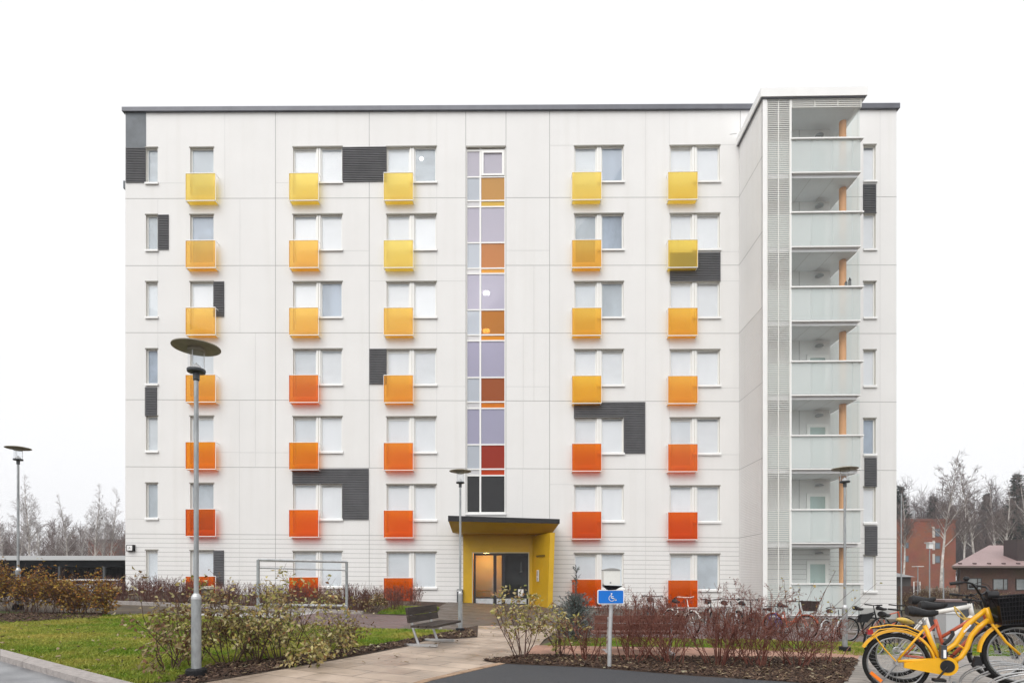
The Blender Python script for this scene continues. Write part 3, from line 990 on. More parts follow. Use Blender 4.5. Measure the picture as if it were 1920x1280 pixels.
for i, (yr, yb) in enumerate(BY):
    zr, zb = bp(1548, yr, DF)[1], bp(1548, yb, DF)[1]
    sl = MB()
    sx0, sx1 = t0 + .145, gx1 - .06
    zs_ = zb + .10                                       # floor surface
    sl.box(sx0, bw1 + .002, DF + .10, BKY - .001, zb - .16, zs_, 0); sl.box(bw1 + .003, sx1, DF + .10, -.01, zb - .16, zs_, 0)
    sl.box(s1 + .004, gx1 + .02, DF - .03, DF + .09, zb - .035, zb + .012, 1)   # front edge profile
    sl.box(sx1 + .002, gx1 + .02, DF + .092, -.012, zb - .035, zb + .012, 1)
    for j in range(1, 4):                                     # soffit board joints
        xj = sx0 + (sx1 - sx0) * j / 4
        sl.box(xj - .01, xj + .01, DF + .11, BKY - .01, zb - .164, zb - .161, 2)
    o = sl.build('balcony', [M['soffit'], M['white'], M['jointlight']], bld)
    # frosted glass front in three panels and the side
    n = 3
    xs = [gx0 + (bu(1598, DF) - gx0) * j / n for j in range(n + 1)] + [gx1]
    for j in range(n + 1):
        g_ = MB(); g_.box(xs[j] + .006, xs[j + 1] - .006, DF - .02, DF - .01, zb + .03, zr - .05); g_.build('glass_panel', M['frost'], o)
    g_ = MB(); g_.box(gx1 - .012, gx1 - .002, DF + .005, -.03, zb + .03, zr - .05); g_.build('glass_panel', M['frost'], o)
    g_ = MB(); g_.box(s0 + .02, s1 - .02, DF + .05, DF + .06, zb + .03, zr - .05); g_.build('glass_panel', M['frost'], o)
    fr = MB()
    for x in xs[1:4]:
        fr.box(x - .025, x + .025, DF - .008, DF + .03, zb + .02, zr - .05)
    fr.box(gx0, gx1, DF - .008, DF + .02, zb + .17, zb + .20)
    fr.build('balustrade_post', M['alu'], o)
    rl = MB()
    rl.box(gx0 - .03, gx1 + .1, DF - .10, DF + .05, zr - .055, zr)
    rl.box(gx1 - .05, gx1 + .1, DF + .052, -.03, zr - .055, zr)
    rl.build('handrail', M['white'], o)
    # clear upper glazing
    if i > 0:
        ztop_ = bp(1548, BY[i - 1][1], DF)[1] - .17
    else:
        ztop_ = bp(1548, 202, DF)[1]
    for j in range(4):
        a = gx0 - .27 if j == 0 else xs[j] ; b = xs[j + 1] if j < 3 else gx1
        u_ = MB(); u_.box(a + .004, b - .004, DF + .01, DF + .016, zr + .002, ztop_ - .02); u_.build('glazing', M['balglass'], o)
    u_ = MB(); u_.box(gx1 - .03, gx1 - .024, DF + .03, -.03, zr + .002, ztop_ - .02); u_.build('glazing', M['balglass'], o)
    # back door
    if i >= 0:
        zf = zs_
        dA, dB = bu(1512, BKY), bu(1552.5, BKY)
        zdh = zf + 2.12
        d_ = MB()
        ya, yb2 = BKY - .05, BKY - .004; d_.box(dA, dA + .14, ya, yb2, zf, zdh); d_.box(dB - .14, dB, ya, yb2, zf, zdh); d_.box(dA + .14, dB - .14, ya, yb2, zdh - .14, zdh); d_.box(dA + .14, dB - .14, ya, yb2, zf, zf + .25)
        dd = d_.build('balcony_door', M['frame'], bld)
        q = MB(); q.box(dA + .142, dB - .142, BKY - .03, BKY - .006, zf + .252, zdh - .142); q.build('pane', mat('door_pane_green', (.42, .52, .50), .12), dd)
    q = MB(); q.lathe([(.10, -.02), (.16, -.06), (.17, -.10), (.0, -.11)], 18, (bu(1532, BKY), BKY - .19, zs_ + 2.52), close=False); q.build('wall_light', mat('balcony_lamp', (.32, .33, .34), .4), bld)
    q = MB(); q.lathe([(.135, zs_), (.135, ztop_ - .0)], 20, (cu, DF + .75, 0)); q.build('column', M['salmon'], bld, smooth=False)
# dividing post between screen and glass
q = MB(); q.box(s1 + .001, gx0 - .001, DF - .04, DF + .05, ztw0 + .2, ztw1 - .1); q.build('screen_post', M['white'], bld)
# tower roof with louvred frieze
tr0, tr1 = bu(1426.5, DF - .15), bu(1627, DF - .15)
zq0, zq1 = bp(1427, 181, DF - .15)[1], bp(1427, 165, DF - .15)[1]
q = MB(); q.box(tr0, tr1, DF - .15, 1.0, zq0, zq1); q.box(tr0 + .05, tr1 - .04, DF - .11, DF - .05, zq0 - .04, zq0 - .002, 1); q.box(tr0 + .05, t0 - .03, DF - .049, -.01, zq0 - .04, zq0 - .002, 1); q.box(t0 + .15, tr1 - .04, DF - .049, -.01, zq0 - .03, zq0 - .002, 2); q.build('tower_roof', [M['white'], M['roofgrey'], M['soffit']], bld)
fz = MB()
za_, zb_ = bp(1540, 202, DF)[1], zq0 - .05
nn = 4
for i in range(nn):
    z = za_ + (zb_ - za_) * i / nn
    for (x0, x1, y0, y1) in ((gx0, gx1 + .05, DF - .02, DF - .008), (gx1 + .038, gx1 + .05, DF - .006, -.02)):
        fz.box(x0, x1, y0, y1, z, z + .032)
for x in [gx0 + (gx1 - gx0) * j / 3 for j in range(4)]:
    fz.box(x, x + .03, DF - .03, DF - .021, za_, zb_)
fz.build('louvre_frieze', lmat, bld)
q = MB(); q.tube([(tr0 - .1, -.35, zq1 - .05), (tr0 - .4, -.3, zq1 - .06)], .02, 6); q.build('wall_bracket', M['alu'], bld)

# lanterns standing on one rail
for k, (px, h) in enumerate(((1585.5, 10), (1592.5, 17))):
    u, z = bp(px, 538, DF)
    p = ORG + EX * u + EYV * (DF - .03)
    t = empty('lantern', (p.x, p.y, z - .0))
    tag(t, ('short' if k == 0 else 'tall') + ' dark lantern standing on the rail of a glass balcony', 'lantern', 'lanterns on the balcony rail')
    hh = h / 46.0
    q = MB(); q.lathe([(.05, 0), (.055, .02), (.05, hh * .65)], 10); q.build('body', mat('lantern_grey', (.12, .13, .13), .5), t)
    q = MB(); q.lathe([(.06, hh * .65), (.02, hh * .9), (.012, hh)], 10); q.build('lid', M['black'], t)
# ================================================================== GROUND
def sheet(name, pts, lift, m, group=None):
    q = MB()
    v = [(p[0], p[1], gz(p[0]) + lift) for p in pts]
    q.add(v, [tuple(range(len(v)))])
    o = q.build(name, m)
    if o.data.polygons[0].normal.z < 0:
        o.data.flip_normals()
    tag(o, kind='structure')
    return o


def P(*l):
    return [tuple(G(x, y)[:2]) for x, y in l]


gm_ = mat('ground_soil', (0.045, 0.032, 0.022), 0.95, col2=(0.10, 0.075, 0.045), scale=.8, bump=.5, bscale=8)
q = MB()
for (a, b) in ((-700, -17), (-17, 17), (17, 700)):
    q.quad((a, -60, gz(a)), (b, -60, gz(b)), (b, 1200, gz(b)), (a, 1200, gz(a)))
tag(q.build('ground', gm_), kind='structure')

# lawn turf colour (blades stand on it)
lawnm = mat('lawn_turf', (0.045, 0.085, 0.012), 0.95, col2=(0.12, 0.115, 0.022), scale=.9, bump=.6, bscale=25)
drym = mat('far_meadow', (0.06, 0.075, 0.022), 0.95, col2=(0.14, 0.105, 0.05), scale=.35, bump=.4, bscale=6)
mulch = mat('mulch_bed', (0.022, 0.012, 0.008), 0.95, col2=(0.075, 0.042, 0.026), scale=9, bump=1.0, bscale=45)
asph = mat('asphalt', (0.030, 0.032, 0.036), 0.7, col2=(0.052, 0.055, 0.062), scale=40, bump=.25, bscale=160)
wet = mat('wet_asphalt', (0.10, 0.105, 0.115), 0.32, col2=(0.22, 0.225, 0.235), scale=2.2, bump=.12, bscale=120)
pathwet = mat('wet_path_sheen', (0.34, 0.335, 0.335), 0.4, col2=(0.50, 0.50, 0.50), scale=.5, bump=.1, bscale=90)  # pale base and patches imitate sky reflection on the wet surface


def paver_mat(name, c1, c2, mortar, scale, bw, rh, rough, rot=0.0, off=0.5, msize=0.008, wetness=None):
    m, nt, b = newmat(name)
    tc = N(nt, 'ShaderNodeTexCoord')
    mp = N(nt, 'ShaderNodeMapping'); mp.inputs['Rotation'].default_value = (0, 0, rot)
    nt.links.new(tc.outputs['Object'], mp.inputs['Vector'])
    bt = N(nt, 'ShaderNodeTexBrick'); bt.offset = off
    bt.inputs['Color1'].default_value = tuple(c1) + (1,); bt.inputs['Color2'].default_value = tuple(c2) + (1,)
    bt.inputs['Mortar'].default_value = tuple(mortar) + (1,)
    bt.inputs['Scale'].default_value = scale; bt.inputs['Brick Width'].default_value = bw; bt.inputs['Row Height'].default_value = rh
    bt.inputs['Mortar Size'].default_value = msize; bt.inputs['Bias'].default_value = 0.0
    nt.links.new(mp.outputs['Vector'], bt.inputs['Vector'])
    nz = N(nt, 'ShaderNodeTexNoise'); nz.inputs['Scale'].default_value = 1.3; nz.inputs['Detail'].default_value = 8; nz.inputs['Roughness'].default_value = .7
    nt.links.new(mp.outputs['Vector'], nz.inputs['Vector'])
    rp = N(nt, 'ShaderNodeValToRGB'); rp.color_ramp.elements[0].color = (.62, .60, .58, 1); rp.color_ramp.elements[0].position = .35
    rp.color_ramp.elements[1].color = (1.1, 1.1, 1.1, 1); rp.color_ramp.elements[1].position = .62
    nt.links.new(nz.outputs['Fac'], rp.inputs['Fac'])
    mx = N(nt, 'ShaderNodeMix', data_type='RGBA', blend_type='MULTIPLY'); mx.inputs[0].default_value = 1
    nt.links.new(bt.outputs['Color'], mx.inputs[6]); nt.links.new(rp.outputs['Color'], mx.inputs[7])
    nt.links.new(mx.outputs[2], b.inputs['Base Color'])
    b.inputs['Roughness'].default_value = rough
    if wetness:
        r2 = N(nt, 'ShaderNodeValToRGB'); r2.color_ramp.elements[0].color = (wetness[0],) * 3 + (1,); r2.color_ramp.elements[0].position = .42
        r2.color_ramp.elements[1].color = (wetness[1],) * 3 + (1,); r2.color_ramp.elements[1].position = .6
        nt.links.new(nz.outputs['Fac'], r2.inputs['Fac']); nt.links.new(r2.outputs['Color'], b.inputs['Roughness'])
    bm = N(nt, 'ShaderNodeBump'); bm.inputs['Strength'].default_value = .35; bm.inputs['Distance'].default_value = .01
    nt.links.new(bt.outputs['Fac'], bm.inputs['Height']); bm.invert = True
    nt.links.new(bm.outputs['Normal'], b.inputs['Normal'])
    return m


beige = paver_mat('beige_slabs', (.45, .36, .285), (.395, .315, .25), (.16, .125, .10), 1.0, .8, .4, .55, rot=R(22), wetness=(.35, .7))
pinkp = paver_mat('pink_pavers', (.42, .235, .165), (.34, .185, .13), (.16, .10, .08), 3.5, .7, .35, .75, rot=R(8))
entr = paver_mat('brown_wet_pavers', (.12, .093, .072), (.09, .07, .055), (.04, .03, .025), 2.5, .7, .35, .5, rot=R(8), wetness=(.4, .65))
deck = paver_mat('bike_pad_boards', (.36, .325, .29), (.30, .27, .24), (.05, .04, .035), 1.0, 1.4, .22, .6, rot=R(2), msize=.012, wetness=(.35, .7))
curbm = mat('kerb_granite', (0.33, 0.30, 0.285), 0.75, var=.18, scale=18, bump=.3, bscale=70)

# back path along the building, planting bed beyond it, entrance court
tag_o = sheet('planting_bed', [(-19, 16.7), (-2.4, 16.3), (-3.0, 25.6), (-19, 26.3)], .004, mulch)
sheet('bed_soil', [(2.2, 16.3), (13.5, 17.2), (13.5, 24.6), (2.2, 25.3)], .004, mat('dark_soil', (.05, .04, .032), .95, col2=(.13, .11, .09), scale=3, bump=.6, bscale=20))
sheet('path', [(-60, 13.1), (-9, 13.1), (-5.6, 12.6), (-5.4, 16.4), (-9, 16.5), (-60, 17.2)], .008, pathwet)
sheet('path', [(-5.6, 12.6), (-3.0, 12.2), (9, 12.8), (9, 16.2), (-2.4, 16.2), (-5.4, 16.4)], .008, paver_mat('purple_pavers', (.17, .115, .11), (.13, .09, .088), (.06, .045, .045), 2.5, .7, .35, .55, rot=R(3), wetness=(.4, .65)))
sheet('entrance_paving', [(-2.4, 12.4), (2.4, 12.6), (2.3, 26.4), (-2.9, 26.4)], .012, entr)
sheet('lawn', P((-300, 1151), (-300, 1170)) + [(-12, 13.0)] + [(-9, 13.05), (-4.5, 12.2), (-2.6, 12.0)] + P((895, 1196), (794, 1203), (700, 1218), (520, 1240), (400, 1252), (330, 1275), (215, 1284)), .006, lawnm)
sheet('grass_strip', P((1010, 1213), (1050, 1196), (1330, 1198), (1620, 1205), (1960, 1212), (1980, 1234), (1620, 1233), (1300, 1216)), .016, lawnm)
sheet('grass_corner', [(-3.9, 16.5), (-2.25, 16.9), (-2.55, 20.5), (-4.3, 20.5)], .012, lawnm)
sheet('footpath', P((200, 1330), (330, 1287), (390, 1279), (520, 1258), (680, 1229), (761, 1213), (794, 1203), (895, 1195), (897, 1174), (1062, 1174), (1020, 1200), (1010, 1212), (985, 1229), (905, 1241), (942, 1245), (883, 1260), (800, 1280), (640, 1335)), .020, beige)
sheet('pink_paving', P((980, 1231), (1004, 1211), (1150, 1214), (1600, 1218), (1660, 1235), (1650, 1245), (1200, 1245)), .024, pinkp)
sheet('mulch_bed_soil', P((330, 1277), (400, 1250), (520, 1237), (700, 1213), (790, 1196), (880, 1178), (896, 1173), (895, 1196), (794, 1204), (761, 1214), (680, 1230), (520, 1259), (392, 1281), (340, 1293)), .028, mulch)
sheet('mulch_bed_soil', P((904, 1241), (985, 1230), (1110, 1231), (1605, 1236), (1612, 1240), (1588, 1283), (1560, 1290), (1300, 1270), (1100, 1254), (942, 1247)), .028, mulch)
sheet('mulch_bed_soil', P((-160, 1160), (60, 1150), (200, 1151), (190, 1163), (60, 1168), (-160, 1182)), .012, mulch)
sheet('asphalt_yard', P((640, 1336), (800, 1282), (883, 1262), (942, 1248), (1100, 1255), (1300, 1271), (1500, 1284), (1700, 1340)) + [(2.5, 2.0), (-1.5, 2.0)], .032, asph)
sheet('bike_pad', P((1612, 1232), (1640, 1230), (1990, 1234), (1990, 1400), (1540, 1400), (1583, 1283)), .036, deck)
# brick edging between path and asphalt
ed = MB()
ep = P((700, 1314), (800, 1280.5), (883, 1260.8), (942, 1247))
for (a, b) in zip(ep[:-1], ep[1:]):
    a, b = Vector(a), Vector(b)
    n = max(1, int((b - a).length / .22)); d = (b - a).normalized(); nn = Vector((-d.y, d.x)) * .05
    for i in range(n):
        p0 = a + (b - a) * (i + .04) / n; p1 = a + (b - a) * (i + .96) / n
        c = [p0 - nn, p1 - nn, p1 + nn, p0 + nn]
        ed.prism([(c_.x, c_.y, gz(c_.x) - .02) for c_ in c], .058)
tag(ed.build('kerb_edging', mat('edging_brick', (.30, .20, .13), .8, var=.3, scale=5)), kind='structure')
# road corner with granite kerb at lower left
a0, a1 = Vector(G(-400, 1120)), Vector(G(330, 1322))
b0, b1 = Vector(G(-400, 1118)), Vector(G(330, 1312))
kp = P((-300, 1147), (0, 1226), (200, 1280), (330, 1315)); kq = P((-300, 1155), (0, 1239.5), (140, 1280.5), (290, 1325))
sheet('road', [kq[0], kq[1], kq[2], kq[3], (kq[3][0] - 1, 1.5), (-14, 1.5), (-22, 10)], .010, wet)
kb = MB()
for i in range(3):
    lo = [kq[i], kq[i + 1], kp[i + 1], kp[i]]
    n = 6 if i == 0 else 3
    for j in range(n):
        def L(a, b, t): return (a[0] + (b[0] - a[0]) * t, a[1] + (b[1] - a[1]) * t)
        t0_, t1_ = (j + .006) / n, (j + .994) / n
        c = [L(lo[0], lo[1], t0_), L(lo[0], lo[1], t1_), L(lo[3], lo[2], t1_), L(lo[3], lo[2], t0_)]
        kb.prism([(x, y_, gz(x) - .05) for x, y_ in c], .12)
tag(kb.build('kerb', curbm), kind='structure')
# kerb between back path and planting bed
kb = MB()
for (a, b) in (((-19, 16.9), (-9, 16.6)), ((-9, 16.6), (-4.2, 16.25)), ((2.6, 16.2), (9, 16.25)), ((9, 16.25), (14, 16.8))):
    a, b = Vector(a), Vector(b); n = int((b - a).length)
    d = (b - a).normalized(); nn = Vector((-d.y, d.x)) * .07
    for i in range(n):
        p0 = a + (b - a) * (i + .005) / n; p1 = a + (b - a) * (i + .995) / n
        c = [p0 - nn, p1 - nn, p1 + nn, p0 + nn]
        kb.prism([(c_.x, c_.y, gz(c_.x) - .05) for c_ in c], .15)
tag(kb.build('kerb', curbm), kind='structure')
# far ground covers
sheet('meadow', [(17, 30), (60, 30), (120, 75), (20, 75)], .01, drym)
sheet('meadow', [(-120, 30), (-19, 26), (-19, 60), (-120, 70)], .01, drym)


def inpoly(poly, X, Y):
    ins = np.zeros(len(X), bool)
    n = len(poly)
    for i in range(n):
        x0, y0 = poly[i]; x1, y1 = poly[(i + 1) % n]
        c = ((y0 > Y) != (y1 > Y)) & (X < (x1 - x0) * (Y - y0) / ((y1 - y0) + 1e-12) + x0)
        ins ^= c
    return ins


def scatter(poly, n, rng):
    xs = [p[0] for p in poly]; ys = [p[1] for p in poly]
    X = rng.uniform(min(xs), max(xs), n * 3); Y = rng.uniform(min(ys), max(ys), n * 3)
    k = inpoly(poly, X, Y)
    return X[k][:n], Y[k][:n]


def ngz(X):
    return -SLOPE * np.clip(X, -17, 17)


# grass blades
GR = island_mat('grass_blades', [(0.09, 0.185, 0.014), (0.165, 0.29, 0.02), (0.25, 0.35, 0.035), (0.14, 0.235, 0.016)], .6, .25)
nt = GR.node_tree; rp = [n for n in nt.nodes if n.type == 'VALTORGB'][0]
tc = N(nt, 'ShaderNodeTexCoord'); nz = N(nt, 'ShaderNodeTexNoise'); nz.inputs['Scale'].default_value = .75; nz.inputs['Detail'].default_value = 7; nz.inputs['Roughness'].default_value = .7
nt.links.new(tc.outputs['Object'], nz.inputs['Vector'])
r2 = N(nt, 'ShaderNodeValToRGB'); r2.color_ramp.elements[0].position = .42; r2.color_ramp.elements[0].color = (0, 0, 0, 1); r2.color_ramp.elements[1].position = .66; r2.color_ramp.elements[1].color = (1, 1, 1, 1)
nt.links.new(nz.outputs['Fac'], r2.inputs['Fac'])
mxg = N(nt, 'ShaderNodeMix', data_type='RGBA'); mxg.inputs[7].default_value = (.50, .43, .10, 1)
nt.links.new(r2.outputs['Color'], mxg.inputs[0])
for l in list(nt.links):
    if l.from_node == rp and l.to_socket.name in ('Base Color', 'Color'):
        ts = l.to_socket; nt.links.remove(l); nt.links.new(mxg.outputs[2], ts)
nt.links.new(rp.outputs['Color'], mxg.inputs[6])


def grass(poly, n, h, seed, name='grass'):
    rng = np.random.default_rng(seed)
    X, Y = scatter(poly, n, rng)
    k = np.sin(X * 2.3 + Y * .7) * np.sin(Y * 1.9 - X * .6) + rng.normal(size=len(X)) * .5
    keep = k > -1.1
    X, Y = X[keep], Y[keep]; k = k[keep]
    Z = ngz(X) + .0
    hh = h * (1 + .35 * np.clip(k, -1, 1)) * rng.uniform(.5, 1.3, len(X))
    a = rng.uniform(0, 2 * np.pi, len(X)); w = rng.uniform(.004, .009, len(X)) * (0.6 + Y / 12)
    lean = rng.normal(size=(len(X), 2)) * hh[:, None] * .5
    p = np.stack([X, Y, Z], 1)
    s = np.stack([np.cos(a) * w, np.sin(a) * w, np.zeros(len(X))], 1)
    t = p + np.stack([lean[:, 0], lean[:, 1], hh], 1)
    mid = (p + t) / 2 - np.stack([lean[:, 0] * .2, lean[:, 1] * .2, -hh * .12], 1)
    V = np.stack([p - s, p + s, mid + s * .7, t, mid - s * .7], 1).reshape(-1, 3)
    F_ = np.arange(len(X) * 5).reshape(-1, 5)
    o = np_mesh(name, V, F_, GR)
    tag(o, 'short green and yellowish lawn grass', kind='stuff')
    return o


grass(P((-20, 1222), (-60, 1185), (190, 1166), (320, 1155), (520, 1160), (560, 1232), (400, 1250), (330, 1276), (225, 1286)), 110000, .038, 1)
grass([(-4.5, 12.15), (-2.7, 12.0)] + P((880, 1185), (700, 1212), (540, 1232), (520, 1160)), 30000, .04, 2)
grass(P((1030, 1211), (1055, 1197), (1330, 1199), (1620, 1206), (1940, 1213), (1960, 1232), (1620, 1231), (1300, 1214)), 30000, .045, 3)
grass([(-3.85, 16.6), (-2.3, 17.0), (-2.6, 20.4), (-4.2, 20.4)], 9000, .07, 4)
grass(P((-120, 1172), (-60, 1165), (150, 1153), (330, 1152), (320, 1156), (190, 1167), (-40, 1186)), 14000, .045, 6)

# bark chips and fallen leaves
CH = island_mat('bark_chips', [(0.015, 0.009, 0.007), (0.05, 0.026, 0.017), (0.10, 0.058, 0.038), (0.028, 0.016, 0.012), (0.19, 0.125, 0.085)], .85)


def chips(poly, n, size, seed, name='bark_mulch', m=None, label='dark brown bark chips and fallen leaves'):
    rng = np.random.default_rng(seed)
    X, Y = scatter(poly, n, rng)
    n = len(X)
    L = rng.uniform(.5, 1.6, n) * size; W = L * rng.uniform(.25, .6, n); T = L * .1
    a = rng.uniform(0, 2 * np.pi, n)
    tl = rng.normal(size=(n, 2)) * .35
    ax = np.stack([np.cos(a), np.sin(a), tl[:, 0]], 1) * L[:, None] / 2
    ay = np.stack([-np.sin(a), np.cos(a), tl[:, 1]], 1) * W[:, None] / 2
    c = np.stack([X, Y, ngz(X) + .035 + rng.uniform(0, .018, n)], 1)
    up = np.zeros((n, 3)); up[:, 2] = T
    V = np.stack([c - ax - ay, c + ax - ay * .7, c + ax * .9 + ay, c - ax + ay * .8, c - ax * .8 - ay * .8 + up, c + ax * .8 - ay * .6 + up, c + ax * .7 + ay * .8 + up, c - ax * .8 + ay * .6 + up], 1).reshape(-1, 3)
    b = (np.arange(n) * 8)[:, None]
    F_ = np.concatenate([b + np.array([q]) for q in ((4, 5, 6, 7), (0, 1, 5, 4), (1, 2, 6, 5), (2, 3, 7, 6), (3, 0, 4, 7))])
    o = np_mesh(name, V, F_, m or CH)
    tag(o, label, kind='stuff')
    return o


MBED1 = P((332, 1276), (400, 1251), (520, 1238), (700, 1214), (790, 1197), (880, 1179), (894, 1195), (794, 1203), (761, 1213), (680, 1229), (520, 1258), (392, 1280), (345, 1291))
MBED2 = P((906, 1241), (985, 1231), (1110, 1232), (1600, 1237), (1610, 1242), (1588, 1282), (1560, 1289), (1300, 1269), (1100, 1253), (942, 1246.5))
MBED3 = P((-100, 1158), (60, 1151), (195, 1152), (185, 1162), (60, 1167), (-100, 1178))
chips(MBED1, 9000, .036, 11); chips(MBED2, 13000, .036, 12); chips(MBED3, 2500, .05, 13)
FL = island_mat('fallen_leaves', [(0.22, 0.16, 0.09), (0.30, 0.24, 0.14), (0.13, 0.075, 0.04), (0.36, 0.33, 0.22)], .7)
chips(MBED1, 420, .05, 21, 'fallen_leaves', FL, 'pale dry fallen leaves'); chips(MBED2, 560, .05, 22, 'fallen_leaves', FL, 'pale dry fallen leaves')
chips(P((-100, 1180), (500, 1160), (520, 1240), (380, 1255), (215, 1278), (0, 1218)), 200, .04, 23, 'fallen_leaves', FL, 'pale dry fallen leaves')
chips(P((560, 1262), (900, 1190), (1040, 1180), (1000, 1240), (900, 1240)), 60, .04, 24, 'fallen_leaves', FL, 'pale dry fallen leaves')
chips([(-16, 16.9), (-3.2, 16.6), (-3.4, 18.5), (-16, 19)], 1500, .07, 25)
# ================================================================== PLANTS
class Grow:
    """collects twig segments and the points where leaves sit"""
    def __init__(s, seed):
        s.r = random.Random(seed); s.P0 = []; s.P1 = []; s.r0 = []; s.r1 = []; s.tips = []

    def branch(s, p, d, length, rad, segs, depth, wob=.18, up=.1, kids=(3, 5), kidlen=.55, kidang=.8, taper=.35, start=.25, minr=.0015, tipw=0.0):
        p = Vector(p); d = Vector(d).normalized()
        rr = s.r
        step = length / segs
        ks = rr.randint(*kids) if depth > 0 else 0
        spots = sorted(rr.uniform(start, .97) for _ in range(ks))
        si = 0
        for i in range(segs):
            w = i / segs
            nd = (d + Vector((rr.gauss(0, wob), rr.gauss(0, wob), rr.gauss(0, wob) * .6 + up))).normalized()
            q = p + nd * step
            ra = rad * (1 - (1 - taper) * w); rb = rad * (1 - (1 - taper) * (w + 1 / segs))
            s.P0.append(p[:]); s.P1.append(q[:]); s.r0.append(max(minr, ra)); s.r1.append(max(minr, rb))
            while si < ks and spots[si] < (i + 1) / segs:
                t = spots[si] * segs - i
                pp = p.lerp(q, t)
                ax = nd.orthogonal().normalized()
                ax = Matrix.Rotation(rr.uniform(0, 6.283), 3, nd) @ ax
                kd = (nd * math.cos(kidang) + ax * math.sin(kidang)).normalized()
                s.branch(pp, kd, length * kidlen * rr.uniform(.6, 1.2) * (1.15 - .5 * spots[si]), max(minr, ra * .6), max(2, segs - 1), depth - 1, wob, up, kids, kidlen, kidang, taper, start * .6, minr, tipw)
                si += 1
            p, d = q, nd
            if depth == 0 or i > segs * .6:
                s.tips.append((q.copy(), nd.copy(), depth))

    def mesh(s, n=3):
        return prisms(s.P0, s.P1, s.r0, s.r1, n)


BARKR = island_mat('red_twig_bark', [(0.08, 0.02, 0.014), (0.17, 0.05, 0.036), (0.27, 0.11, 0.08), (0.12, 0.032, 0.024), (0.34, 0.18, 0.13)], .6)
BARKB = mat('brown_twig_bark', (0.055, 0.025, 0.02), 0.7, col2=(0.12, 0.06, 0.045), scale=7)
BARKD = mat('dark_twig_bark', (0.06, 0.035, 0.022), 0.7, col2=(0.12, 0.07, 0.045), scale=8)
LFY = island_mat('variegated_leaves', [(0.52, 0.44, 0.14), (0.24, 0.24, 0.05), (0.62, 0.55, 0.25), (0.36, 0.25, 0.08), (0.19, 0.22, 0.05), (0.70, 0.63, 0.36), (0.28, 0.13, 0.06), (0.45, 0.38, 0.12)], .55, .25)
LFB = island_mat('withered_leaves', [(0.22, 0.13, 0.06), (0.12, 0.06, 0.03), (0.38, 0.29, 0.14), (0.17, 0.075, 0.035), (0.46, 0.40, 0.22), (0.22, 0.19, 0.06)], .6, .2)
LFO = island_mat('orange_leaves', [(0.42, 0.18, 0.03), (0.22, 0.085, 0.025), (0.48, 0.30, 0.05), (0.14, 0.055, 0.025), (0.34, 0.26, 0.06), (0.19, 0.065, 0.022)], .6, .25)
LFD = island_mat('dark_seed_heads', [(0.05, 0.02, 0.015), (0.12, 0.05, 0.03), (0.03, 0.014, 0.012)], .7)


def leaf_cloud(tips, per, L, W, seed, droop=.6, jitter=.03):
    rng = np.random.default_rng(seed)
    P_, d_ = [], []
    for (p, d, dep) in tips:
        for _ in range(per if isinstance(per, int) else (1 if rng.random() < per else 0)):
            P_.append((p[0] + rng.normal() * jitter, p[1] + rng.normal() * jitter, p[2] + rng.normal() * jitter))
            v = Vector((rng.normal(), rng.normal(), rng.normal() * .5)).normalized() * .8 + Vector(d) * .5 + Vector((0, 0, -droop))
            d_.append(v[:])
    n = len(P_)
    return leaves(np.array(P_), np.array(d_), rng.uniform(.6, 1.25, n) * L, rng.uniform(.7, 1.2, n) * W, rng)


def shrub(name, seed, n, h, spread, base, depth=2, rad=.007, kids=(2, 4), kidang=.6, per=2, L=.07, W=.032, bark=None, leaf=None, droop=.6, up=.03, wob=.12, minr=.0016, keep=1.0, kidlen=.5, jitter=.03):
    root = empty(name)
    g = Grow(seed)
    rr = g.r
    for i in range(n):
        a = rr.uniform(0, 6.283)
        b = rr.uniform(0, base)
        t = rr.uniform(.1, 1) ** .7 * spread
        d = Vector((math.cos(a) * t, math.sin(a) * t, 1))
        g.branch((math.cos(a) * b, math.sin(a) * b, -.03), d, h * rr.uniform(.65, 1.08) * math.sqrt(1 + t * t * .5), rad * rr.uniform(.7, 1.2), 5, depth, wob, up, kids, kidlen, kidang, .4, .22, minr)
    V, F_ = g.mesh()
    np_mesh('stems', V, F_, bark, root)
    if leaf is not None:
        tips = g.tips if keep >= 1 else [t for t in g.tips if rr.random() < keep]
        V, F_ = leaf_cloud(tips, per, L, W, seed + 5, droop, jitter)
        np_mesh('leaves', V, F_, leaf, root)
    return root


def place(o, x, y, rz=0, s=1.0, label=None, cat=None, group=None, dz=0.0):
    o.location = (x, y, gz(x) + dz)
    o.rotation_euler = (0, 0, rz); o.scale = (s, s, s)
    tag(o, label, cat, group)
    return o


